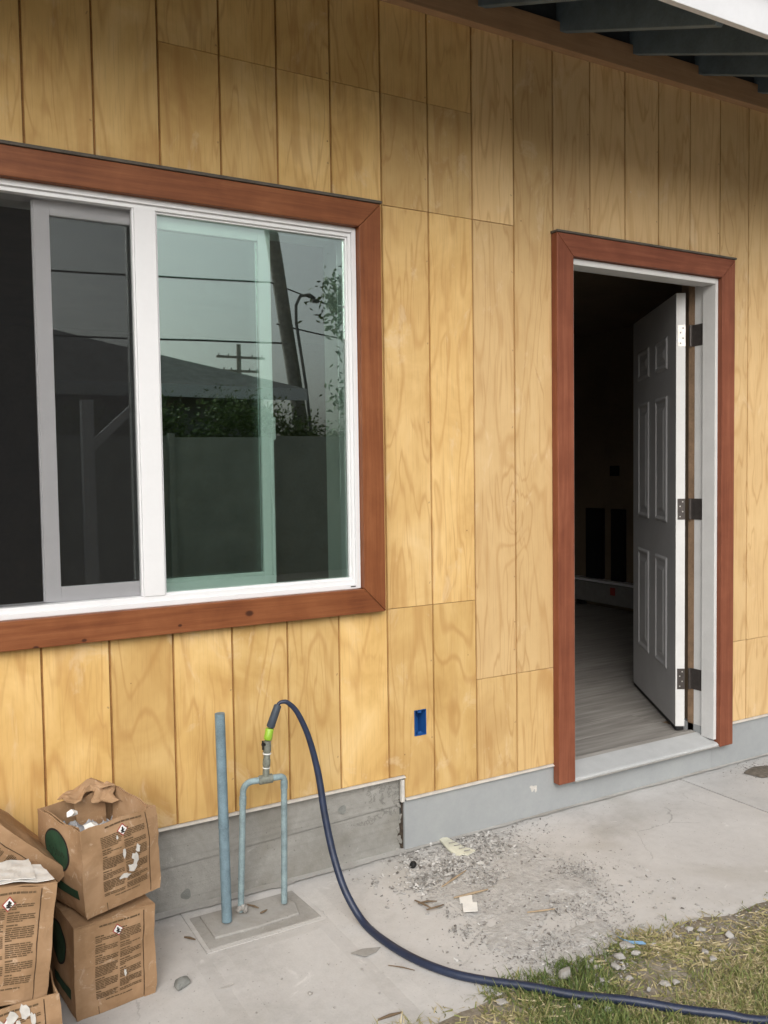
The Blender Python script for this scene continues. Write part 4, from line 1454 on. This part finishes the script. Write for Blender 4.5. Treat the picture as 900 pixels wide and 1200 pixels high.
# ================================================================== LITTER
def hull(seed, size, flat=0.6, n=16, parent=None, loc=None, name='rock', mat=None):
    rnd = random.Random(seed)
    bm = bmesh.new()
    for _ in range(n):
        p = Vector((rnd.gauss(0, 1), rnd.gauss(0, 1), rnd.gauss(0, 1))).normalized() * rnd.uniform(.8, 1.0)
        p = Vector((p.x * size[0] / 2, p.y * size[1] / 2, p.z * size[2] / 2))
        bm.verts.new(p)
    r = bmesh.ops.convex_hull(bm, input=bm.verts)
    bmesh.ops.delete(bm, geom=list({g for g in list(r['geom_interior']) + list(r['geom_unused']) if isinstance(g, bmesh.types.BMVert)}), context='VERTS')
    zmin = min(v.co.z for v in bm.verts)
    for v in bm.verts: v.co.z -= zmin
    bmesh.ops.bevel(bm, geom=list(bm.edges), offset=min(size) * .05, segments=1, affect='EDGES')
    bmesh.ops.recalc_face_normals(bm, faces=bm.faces)
    me = bpy.data.meshes.new(name)
    bm.to_mesh(me)
    bm.free()
    me.materials.append(mat)
    o = bpy.data.objects.new(name, me)
    COL.objects.link(o)
    o.location = loc
    o.rotation_euler = (0, 0, rnd.uniform(0, 6.28))
    return o


def rock_at(px, py, wpx, label, group=None, mat='stone', seed=None, hgt=.5, grd=None):
    p = onZ(px, py, 0.0)
    z = lawn_z(p[0], p[1]) if p[1] < -.86 else 0.0
    p = onZ(px, py, max(z, 0))
    sc = float((p - CAM) @ FW) / FPX
    s = wpx * sc * (1.08 if p[1] < -.86 else 1.0)
    z0 = (lawn_z(p[0], p[1]) + .002) if p[1] < -.86 else 0.0006
    o = hull(seed or int(px * 7 + py), (s, s * .75, s * hgt), loc=(p[0], p[1], z0), name='rock' if mat == 'stone_d' else 'concrete_chunk', mat=M[mat])
    return tag(o, label, 'rock', group)


rock_at(213, 1156, 28, 'dark grey rough rock lying alone on the concrete by the boxes', mat='stone_d', hgt=.55)
rock_at(662, 1147, 25, 'pale squarish concrete chunk in the grass just above the hose')
rock_at(588, 1178, 18, 'flat white chip in the grass below the hose', hgt=.35)
rock_at(584, 1168, 11, 'small white pebble beside the hose at the lawn edge', hgt=.5)
GR = 'pale broken concrete chunks in the grass'
GL = 'pale broken concrete chunk lying in the patchy grass above the hose'
for (px, py, wp) in ((733, 1113, 22), (726, 1125, 17), (745, 1121, 14), (722, 1136, 16), (737, 1150, 13), (731, 1138, 9), (779, 1156, 16), (793, 1156, 14), (807, 1091, 12), (792, 1101, 10), (855, 1099, 15),
                     (826, 1119, 12), (835, 1126, 14), (700, 1137, 12), (706, 1150, 11), (693, 1128, 12), (688, 1135, 10), (822, 1094, 13), (846, 1116, 9), (766, 1110, 10), (719, 1107, 10), (709, 1112, 12),
                     (650, 1152, 11), (676, 1183, 13), (760, 1163, 9), (712, 1186, 12)):
    rock_at(px, py, wp, GL, GR, hgt=random.uniform(.35, .6))
PL, PG = 'small pebble lying loose on the bare concrete', 'pebbles on the concrete'
for (px, py, wp) in ((363, 1166, 8), (392, 1182, 5), (385, 1131, 5), (424, 1137, 5), (300, 1188, 4), (330, 1148, 4), (445, 1165, 5), (790, 1054, 7), (768, 1065, 6)):
    rock_at(px, py, wp, PL, PG, hgt=.55)

# curved white shard
c = onZ(265, 1155, 0.001)
m = MB()
o_, i_ = [], []
for q in range(11):
    t_ = math.pi * (1.05 + .9 * q / 10)
    o_.append((c[0] + .022 * math.cos(t_), c[1] + .012 * math.sin(t_), .0012 + .004 * math.sin(math.pi * q / 10)))
    i_.append((c[0] + .019 * math.cos(t_), c[1] + .007 * math.sin(t_), .0012))
m.add(o_ + i_, [(q, q + 1, 12 + q, 11 + q) for q in range(10)])
m.add([(p[0], p[1], p[2] + .002) for p in o_ + i_], [(q, q + 1, 12 + q, 11 + q) for q in range(10)])
tag(m.build('plastic_shard', M['white'], None, tuple(c)), 'thin curved white shard on the concrete in front of the pad', 'shard')


def slip(name, label, cat, pts, z=0.002, th=.0012, mat='white', tilt=0.0, group=None):
    ps = []
    for i, (px, py) in enumerate(pts):
        p = onZ(px, py, z)
        ps.append((p[0], p[1], p[2] + tilt * (i % 3 == 0)))
    c = np.mean(ps, axis=0)
    o = MB().prism(ps, (0, 0, th)).build(name, M[mat], None, (c[0], c[1], z))
    return tag(o, label, cat, group)


slip('paper_card', 'small white card lying on the gravel, upper of the overlapping pair', 'paper', [(538, 1050), (553, 1049), (554, 1058), (539, 1059)], .009)
slip('paper_card', 'small white card lying on the gravel, lower of the overlapping pair', 'paper', [(542, 1058), (559, 1057.5), (560, 1068), (543, 1069)], .0125)
slip('flat_scrap', 'flat greyish white scrap on the concrete beside the hose', 'paper', [(411, 1117), (425, 1112), (446, 1110), (441, 1116), (428, 1121)], .0015, mat='pad')
# folded wrapper
c = onZ(533, 992, 0.01)
wr = MB()
w0 = [onZ(514, 982, .012), onZ(524, 981, .018), onZ(544, 992, .016), onZ(557, 996, .012), onZ(548, 1001, .010), onZ(535, 1002, .008), onZ(524, 994, .016)]
wr.add(w0 + [sum(w0) / 7 + np.array([0, 0, .008])], [(i, (i + 1) % 7, 7) for i in range(7)])
wr.add([p - np.array([0, 0, .006]) for p in w0], [tuple(range(7))])
wr.add(w0 + [p - np.array([0, 0, .006]) for p in w0], [(i, (i + 1) % 7, (i + 1) % 7 + 7, i + 7) for i in range(7)])
wo = wr.build('plastic_wrapper', plain('cream_wrapper', (0.60, 0.59, 0.48), 0.4, 0.1), None, (c[0], c[1], 0.005))
tag(wo, 'crumpled cream plastic wrapper on the rubble against the grey footing', 'wrapper')
for i in range(4):
    a, b = onZ(526 + i * 6, 987 + i * 3.2, .0265), onZ(533 + i * 6, 986 + i * 3, .0265)
    MB().tube([a - np.array([0, 0, .002]), b - np.array([0, 0, .002])], .0022, 5).build('fold', M['pad'], wo)
# black cap
c = onZ(484, 1014, .010)
m = MB().tube([(c[0] - .008, c[1] - .004, .0125), (c[0] - .006, c[1] - .004, .0125), (c[0] + .006, c[1] + .003, .0125), (c[0] + .008, c[1] + .004, .0125)], [.007, .012, .0118, .006], 14)
tag(m.build('black_plug', M['black'], None, (c[0], c[1], 0.0005), smooth=True), 'round black plastic plug beside the rubble at the footing joint', 'plug')
# blue strip
pts = [onZ(x, y, .012) for x, y in ((726, 1100), (732, 1103.5), (740, 1105.5), (748, 1106), (755, 1106))]
m = MB()
for i in range(4):
    a, b = pts[i], pts[i + 1]
    n_ = np.array([-.25, .85, 0]) * .0065
    m.prism([a - n_, b - n_, b + n_ + np.array([0, 0, .004]), a + n_ + np.array([0, 0, .004])], (0, 0, .0025))
tag(m.build('plastic_strip', M['bluestrip'], None, tuple(pts[2] - np.array([0, 0, .01]))), 'short bent sky blue plastic strip on the gravel by the grass', 'strip')
# splinters
SL_, SG = 'thin wood splinter lying on the rubble', 'wood splinters on the ground'
for (x0, y0, x1, y1, r, mt, lb) in ((518, 1039, 546, 1020, .0042, 'splinter', 0), (532, 1052, 572, 1042, .0045, 'splinter', 0), (618, 1069, 650, 1065, .0035, 'splinter', 0), (486, 1055, 505, 1064, .004, 'splinter_d', 0),
                                  (490, 1058, 512, 1056, .0035, 'splinter_d', 0), (500, 1066, 520, 1060, .0035, 'splinter_d', 0), (443, 1195, 472, 1186, .0045, 'splinter_d', 1), (455, 1131, 486, 1137, .002, 'splinter_d', 1),
                                  (290, 1060, 303, 1064, .0035, 'splinter_d', 2), (305, 1070, 313, 1066, .004, 'splinter_d', 2), (216, 1098, 229, 1101, .004, 'splinter_d', 1)):
    zz = .012 if lb == 0 else (.016 if lb == 2 else .004)
    a, b = onZ(x0, y0, zz), onZ(x1, y1, zz)
    mm = (a + b) / 2 + np.array([random.uniform(-.003, .003), random.uniform(-.003, .003), .001])
    m = MB().tube([a, mm, b], [r * .6, r, r * .5], 5)
    tag(m.build('wood_splinter', M[mt], None, (mm[0], mm[1], 0.0005)), (SL_, 'thin dark twig lying on the bare concrete', 'dark wood chip on the pipe pad')[lb], 'splinter', (SG, 'twigs on the concrete', 'chips on the pad')[lb])

# gravel: thousands of chips, one mesh
protos = []
for s in range(8):
    rnd = random.Random(100 + s)
    bm = bmesh.new()
    for _ in range(8): bm.verts.new(Vector((rnd.uniform(-1, 1), rnd.uniform(-.8, .8), rnd.uniform(-.45, .45))))
    r = bmesh.ops.convex_hull(bm, input=bm.verts)
    bmesh.ops.delete(bm, geom=list({g for g in list(r['geom_interior']) + list(r['geom_unused']) if isinstance(g, bmesh.types.BMVert)}), context='VERTS')
    bm.verts.index_update()
    protos.append((np.array([v.co[:] for v in bm.verts]), [tuple(v.index for v in f.verts) for f in bm.faces]))
    bm.free()
gv, gf, gt = [], [], []


def chip(x, y, z, s, t):
    pv, pf = protos[random.randrange(8)]
    a = random.uniform(0, 6.283)
    tl = random.uniform(-.35, .35)
    c_, s_ = math.cos(a), math.sin(a)
    q = pv * s * np.array([1, random.uniform(.6, 1), random.uniform(.6, 1.1)])
    q = np.stack([q[:, 0] * c_ - q[:, 1] * s_, q[:, 0] * s_ + q[:, 1] * c_, q[:, 2] + q[:, 0] * tl], 1) + np.array([x, y, z])
    n = len(gv)
    gv.extend(map(tuple, q))
    gf.extend(tuple(i + n for i in f_) for f_ in pf)
    gt.extend([t] * len(pf))


def inpoly(x, y, poly):
    r = False
    j = len(poly) - 1
    for i in range(len(poly)):
        if (poly[i][1] > y) != (poly[j][1] > y) and x < (poly[j][0] - poly[i][0]) * (y - poly[i][1]) / (poly[j][1] - poly[i][1]) + poly[i][0]: r = not r
        j = i
    return r


RP = [onZ(x, y)[:2] for x, y in ((478, 1003), (500, 1005), (545, 985), (625, 965), (600, 990), (640, 1002), (690, 1012), (712, 1040), (720, 1075), (745, 1110), (725, 1150), (660, 1150), (590, 1130), (560, 1110), (545, 1080), (500, 1060), (490, 1040))]
RPc = np.mean(RP, axis=0)
for _ in range(120000):
    x, y = random.uniform(1.0, 2.0), random.uniform(-1.1, 0.0)
    f0 = fbm(x, y, 6, 30)
    jx_, jy_ = random.gauss(0, .045), random.gauss(0, .045)
    ins = inpoly(x + .07 * fbm(x, y, 7, 2) + jx_, y + .07 * fbm(x, y, 7, 5) + jy_, RP)
    pr_ = 0.0
    if ins: pr_ = 0.40 + 0.75 * f0
    nearw = x < 1.66 and y > -.24 - .12 * (1.6 - x)
    if nearw and ins: pr_ += .25
    if not ins: pr_ = 0.022
    if random.random() > pr_: continue
    s = min(.014 if nearw else .009, abs(random.gauss(0, 1)) ** 1.9 * (.0030 if nearw else .0014) + .0011)
    chip(x, y, s * .3 + .001 + (lawn_z(x, y) if y < -.87 else 0), s, random.random())
for _ in range(1500):                             # stray crumbs over the slabs and along the wall
    x = random.uniform(-.2, 3.4)
    y = -abs(random.gauss(0, .35)) - .004 if random.random() < .55 else random.uniform(-.88, -.004)
    if y < -.88: continue
    chip(x, y, .0015, random.uniform(.0008, .0026), random.random() * .7)
for _ in range(1300):                             # grit at the lawn edge and in the bare patch
    x = random.uniform(1.1, 2.6)
    y = edge_y(x) - abs(random.gauss(0, .10)) + .03
    if x > 1.75: y -= abs(random.gauss(0, .08))
    chip(x, y, lawn_z(x, y) + .002, random.uniform(.0015, .007), random.random())
for _ in range(420):                              # heap round the hole by the far slab
    a, rr0 = random.uniform(0, 6.28), abs(random.gauss(0, .11))
    x, y = 3.20 + rr0 * math.cos(a), -.12 + .7 * rr0 * math.sin(a)
    if y > -.003: continue
    chip(x, y, .002, random.uniform(.0015, .006), random.random() * .6)
me = bpy.data.meshes.new('gravel')
me.from_pydata(gv, [], gf)
at = me.attributes.new('tone', 'FLOAT', 'FACE')
at.data.foreach_set('value', gt)
me.materials.append(make_leaf('gravel_chips', [(0.0, (0.14, 0.13, 0.118)), (0.25, (0.27, 0.26, 0.245)), (0.7, (0.39, 0.38, 0.362)), (1.0, (0.54, 0.53, 0.51))], 0.9))
o = bpy.data.objects.new('gravel', me)
COL.objects.link(o)
tag(o, 'broken grey concrete gravel spread over the walkway below the door', 'gravel', kind='stuff')
# dusty film under the gravel: a thin sheet of grey grit with an uneven edge
k = NT('cement_dust', 0.95)
_x, _y, _z = k.pos()
_v = k.xyz(_x, _y, _z)
_n = k.noise(_v, 40, 4, 0.7)
k.col(k.ramp(_n, [(0.3, (0.33, 0.322, 0.308)), (0.5, (0.435, 0.425, 0.41)), (0.7, (0.52, 0.51, 0.495))]))
k.bump(k.math('ADD', _n, k.noise(_v, 160, 2)), 0.9, 0.004)
dm = MB()
cellv = {}
gx, gy = 0.02, 0.02
fs2 = []
for i in range(50, 100):
    for j in range(-52, 0):
        x, y = i * gx, j * gy
        if inpoly(x + .07 * fbm(x, y, 5, 12), y + .07 * fbm(x, y, 5, 15), RP) and fbm(x, y, 5, 40) > -.2 and y > -.90:
            ids = []
            for (p, q) in ((i, j), (i + 1, j), (i + 1, j + 1), (i, j + 1)):
                if (p, q) not in cellv:
                    cellv[(p, q)] = len(cellv)
                ids.append(cellv[(p, q)])
            fs2.append(tuple(ids))
from collections import Counter
cc = Counter(i for f_ in fs2 for i in f_)
vv = [None] * len(cellv)
for (p, q), i in cellv.items():
    x, y = p * gx + .008 * fbm(p, q, .9, 3), q * gy + .008 * fbm(p, q, .9, 8)
    inner = cc[i] == 4
    vv[i] = (x, min(y, -.001), (.0035 + .004 * max(0, fbm(x, y, 8, 3)) if inner else -.0045))
o = MB().add(vv, fs2).build('rubble_dust', k.m, smooth=True)
tag(o, kind='structure')

m = MB()
xs = np.arange(-1.6, 5.5, 0.025)
for i in range(len(xs) - 1):
    wa, wb = [.006 + .022 * max(0, .35 + fbm(q, 0, 5, 50)) * (1.0 if q < 1.3 else .55) for q in (xs[i], xs[i + 1])]
    m.quad((xs[i], -wa, .0035), (xs[i + 1], -wb, .0035), (xs[i + 1], .02, .011), (xs[i], .02, .011))
o = m.build('wall_foot_dirt', M['pad'], smooth=True)
tag(o, kind='structure')
# hole in the far slab filled with dark dirt
c = onZ(893, 905, .001)
m = MB()
n_ = 22
rg = [(c[0] + .10 * (1 + .18 * math.sin(3 * t + 1)) * math.cos(t), c[1] + .062 * (1 + .15 * math.sin(2 * t)) * math.sin(t), .0045) for t in np.linspace(0, 6.283, n_ + 1)[:-1]]
rg2 = [(c[0] + (p[0] - c[0]) * .8, c[1] + (p[1] - c[1]) * .8, .009 + .003 * math.sin(i)) for i, p in enumerate(rg)]
m.add(rg + rg2 + [(c[0], c[1], .006)], [(i, (i + 1) % n_, n_ + (i + 1) % n_, n_ + i) for i in range(n_)] + [(n_ + i, n_ + (i + 1) % n_, 2 * n_) for i in range(n_)])
tag(m.build('dirt_patch', M['joint'], smooth=True), kind='structure')

# ================================================================== ACROSS THE YARD (seen in the window glass)
fen = empty('garden_fence', (4.0, -9.0, -0.06))
tag(fen, 'smooth grey-green panel fence across the yard, mirrored in the window', 'fence')
for i in range(14):
    MB().box(-6 + i * 1.5 + .006, -6 + (i + 1) * 1.5 - .006, -9.03, -9.0, -0.06, 1.95 + .02 * (i % 2)).build('fence_panel', M['green_fence'], fen)
    MB().box(-6 + i * 1.5 - .04, -6 + i * 1.5 + .04, -8.995, -8.92, -0.06, 2.0).build('fence_post', M['green_fence'], fen)


def leaves(name, parent, centers, count, size, loc=None, mat='leaf'):
    v_, f_, t_ = [], [], []
    off = wloc(parent)
    for _ in range(count):
        cx, cy, cz, rx_, ry_, rz_ = random.choice(centers)
        p = np.array([random.gauss(0, .45) * rx_, random.gauss(0, .45) * ry_, random.gauss(0, .45) * rz_]) + np.array([cx, cy, cz])
        a = np.array([random.gauss(0, 1) for _ in range(3)])
        a /= np.linalg.norm(a)
        b = np.cross(a, [random.gauss(0, 1) for _ in range(3)])
        b /= np.linalg.norm(b)
        s = size * random.uniform(.6, 1.3)
        n = len(v_)
        v_ += [tuple(p - a * s - np.array(off)), tuple(p + b * s * .4 - np.array(off)), tuple(p + a * s - np.array(off)), tuple(p - b * s * .4 - np.array(off))]
        f_.append((n, n + 1, n + 2, n + 3))
        t_.append(random.random())
    me = bpy.data.meshes.new(name)
    me.from_pydata(v_, [], f_)
    at = me.attributes.new('tone', 'FLOAT', 'FACE')
    at.data.foreach_set('value', t_)
    me.materials.append(M[mat])
    o = bpy.data.objects.new(name, me)
    COL.objects.link(o)
    o.parent = parent
    return o


hd = empty('hedge', (4.5, -9.6, -0.06))
tag(hd, 'leafy green hedge showing above the fence across the yard', 'hedge')
leaves('foliage', hd, [(x, -9.55 + random.uniform(-.1, .1), 1.95 + random.uniform(-.2, .3), .5, .3, .4) for x in np.arange(-1, 9, .5)], 26000, .035)
m = MB()
for x in np.arange(-.8, 9, 1.1): m.tube([(x, -9.6, -.06), (x + .05, -9.58, 1.0), (x, -9.55, 1.8)], [.03, .02, .01], 6)
m.build('stems', M['bark'], hd)

nb_ = empty('neighbour_house', (1.0, -14.0, -0.06))
tag(nb_, 'neighbouring low house with a dark hipped roof and pale eave board', 'house')
MB().box(-9, 5.3, -18, -11.4, -0.06, 2.78).build('wall', M['stucco'], nb_)
MB().add([(-9.6, -18.6, 2.86), (5.9, -18.6, 2.86), (5.9, -10.8, 2.86), (-9.6, -10.8, 2.86), (-5.7, -14.7, 4.55), (0.6, -14.7, 4.55)],
         [(0, 3, 2, 1), (3, 2, 5, 4), (2, 1, 5), (1, 0, 4, 5), (0, 3, 4)]).build('roof', plain('grey_roofing', (0.17, 0.17, 0.165), 0.9, 0.25, 6, 0.4), nb_)
MB().box(-9.6, 5.9, -10.8, -10.76, 2.66, 2.86).build('eave_board', M['fascia'], nb_)
for x in (-4, 0.5, 3.4):
    MB().box(x, x + 1.2, -11.4, -11.37, 1.0, 2.1).build('window', M['glass_sash'], nb_)


def pole(base, top, r, arms, label):
    root = empty('utility_pole', base)
    tag(root, label, 'utility pole')
    MB().tube([base, tuple((np.array(base) * .5 + np.array(top) * .5)), top], [r, r * .88, r * .75], 10).build('post', M['bark'], root, smooth=True)
    for (z, hw) in arms:
        u = (z - base[2]) / (top[2] - base[2])
        c = np.array(base) + (np.array(top) - np.array(base)) * u
        MB().box(c[0] - hw, c[0] + hw, c[1] + r, c[1] + r + .1, z - .06, z + .06).build('crossarm', M['bark'], root)
        for q in (-.9, -.5, .5, .9):
            MB().tube([(c[0] + q * hw, c[1] + r + .05, z + .06), (c[0] + q * hw, c[1] + r + .05, z + .16)], [.035, .025], 7).build('insulator', M['black'], root)
    return root


pole((6.83, -12.3, -0.06), (5.58, -12.3, 8.2), .15, [(7.4, 1.0)], 'thick weathered utility pole close behind the fence line')
pole((15.6, -40, -0.06), (15.6, -40, 8.0), .16, [(7.3, 1.3), (6.6, 1.0)], 'slim far utility pole with two crossarms beyond the neighbouring roof')
for (p, q, sag, r, lb) in (((-12, -12, 4.55), (5.9, -12.3, 4.95), .12, .018, 'upper overhead cable running to the near pole'),
                           ((-12, -12, 3.62), (6.1, -12.3, 3.85), .10, .018, 'lower overhead cable running to the near pole'),
                           ((5.9, -12.3, 4.95), (16, -12, 3.2), .3, .014, 'overhead cable dropping away beyond the near pole'),
                           ((6.0, -12.3, 4.2), (14, -11, 3.4), .2, .014, 'low service cable beyond the near pole')):
    p, q = np.array(p, float), np.array(q, float)
    pts = [p + (q - p) * u - np.array([0, 0, sag * 4 * u * (1 - u)]) for u in np.linspace(0, 1, 20)]
    o = MB().tube(pts, r, 5).build('power_line', M['wire'], None, tuple(p))
    tag(o, lb, 'cable')
yp = empty('added_post', (1.72, -8.0, -0.06))  # post added to give the faint pale reflection in the sash glass
tag(yp, 'added pale post with a diagonal brace, guessed from a faint reflection in the sash', 'post')
MB().box(1.66, 1.80, -8.07, -7.93, -0.06, 2.35).build('upright', M['fascia'], yp, bevel=.01)
MB().prism([(1.81, -8.04, 1.75), (1.81, -8.04, 1.90), (2.30, -8.04, 2.35), (2.42, -8.04, 2.35)], (0, .09, 0)).build('brace', M['fascia'], yp)
sl_ = empty('street_lamp', (6.9, -12.0, -0.06))
tag(sl_, 'thin curved pipe lamp post beside the near utility pole', 'lamp')
MB().tube([(6.75, -12, -.06), (6.45, -12, 3.0), (6.27, -12, 4.2), (6.27, -12, 4.5), (6.36, -12, 4.68), (6.55, -12, 4.72), (6.66, -12, 4.66)], .03, 8).build('post', M['stucco'], sl_, smooth=True)
MB().box(6.60, 6.74, -12.04, -11.96, 4.58, 4.65).build('lamp_head', M['stucco'], sl_, bevel=.02)
tr = empty('tree', (7.9, -11.6, -0.06))
tag(tr, 'loose green tree beside the near utility pole across the yard', 'tree')
MB().tube([(7.9, -11.6, -.06), (7.8, -11.6, 1.6), (7.95, -11.65, 3.0), (7.7, -11.5, 4.6)], [.12, .10, .07, .03], 9).build('trunk', M['bark'], tr, smooth=True)
leaves('crown', tr, [(7.9 + random.uniform(-.7, .7), -11.6 + random.uniform(-.6, .6), 3.9 + random.uniform(-1.2, 1.3), .55, .5, .45) for _ in range(14)], 6000, .07)
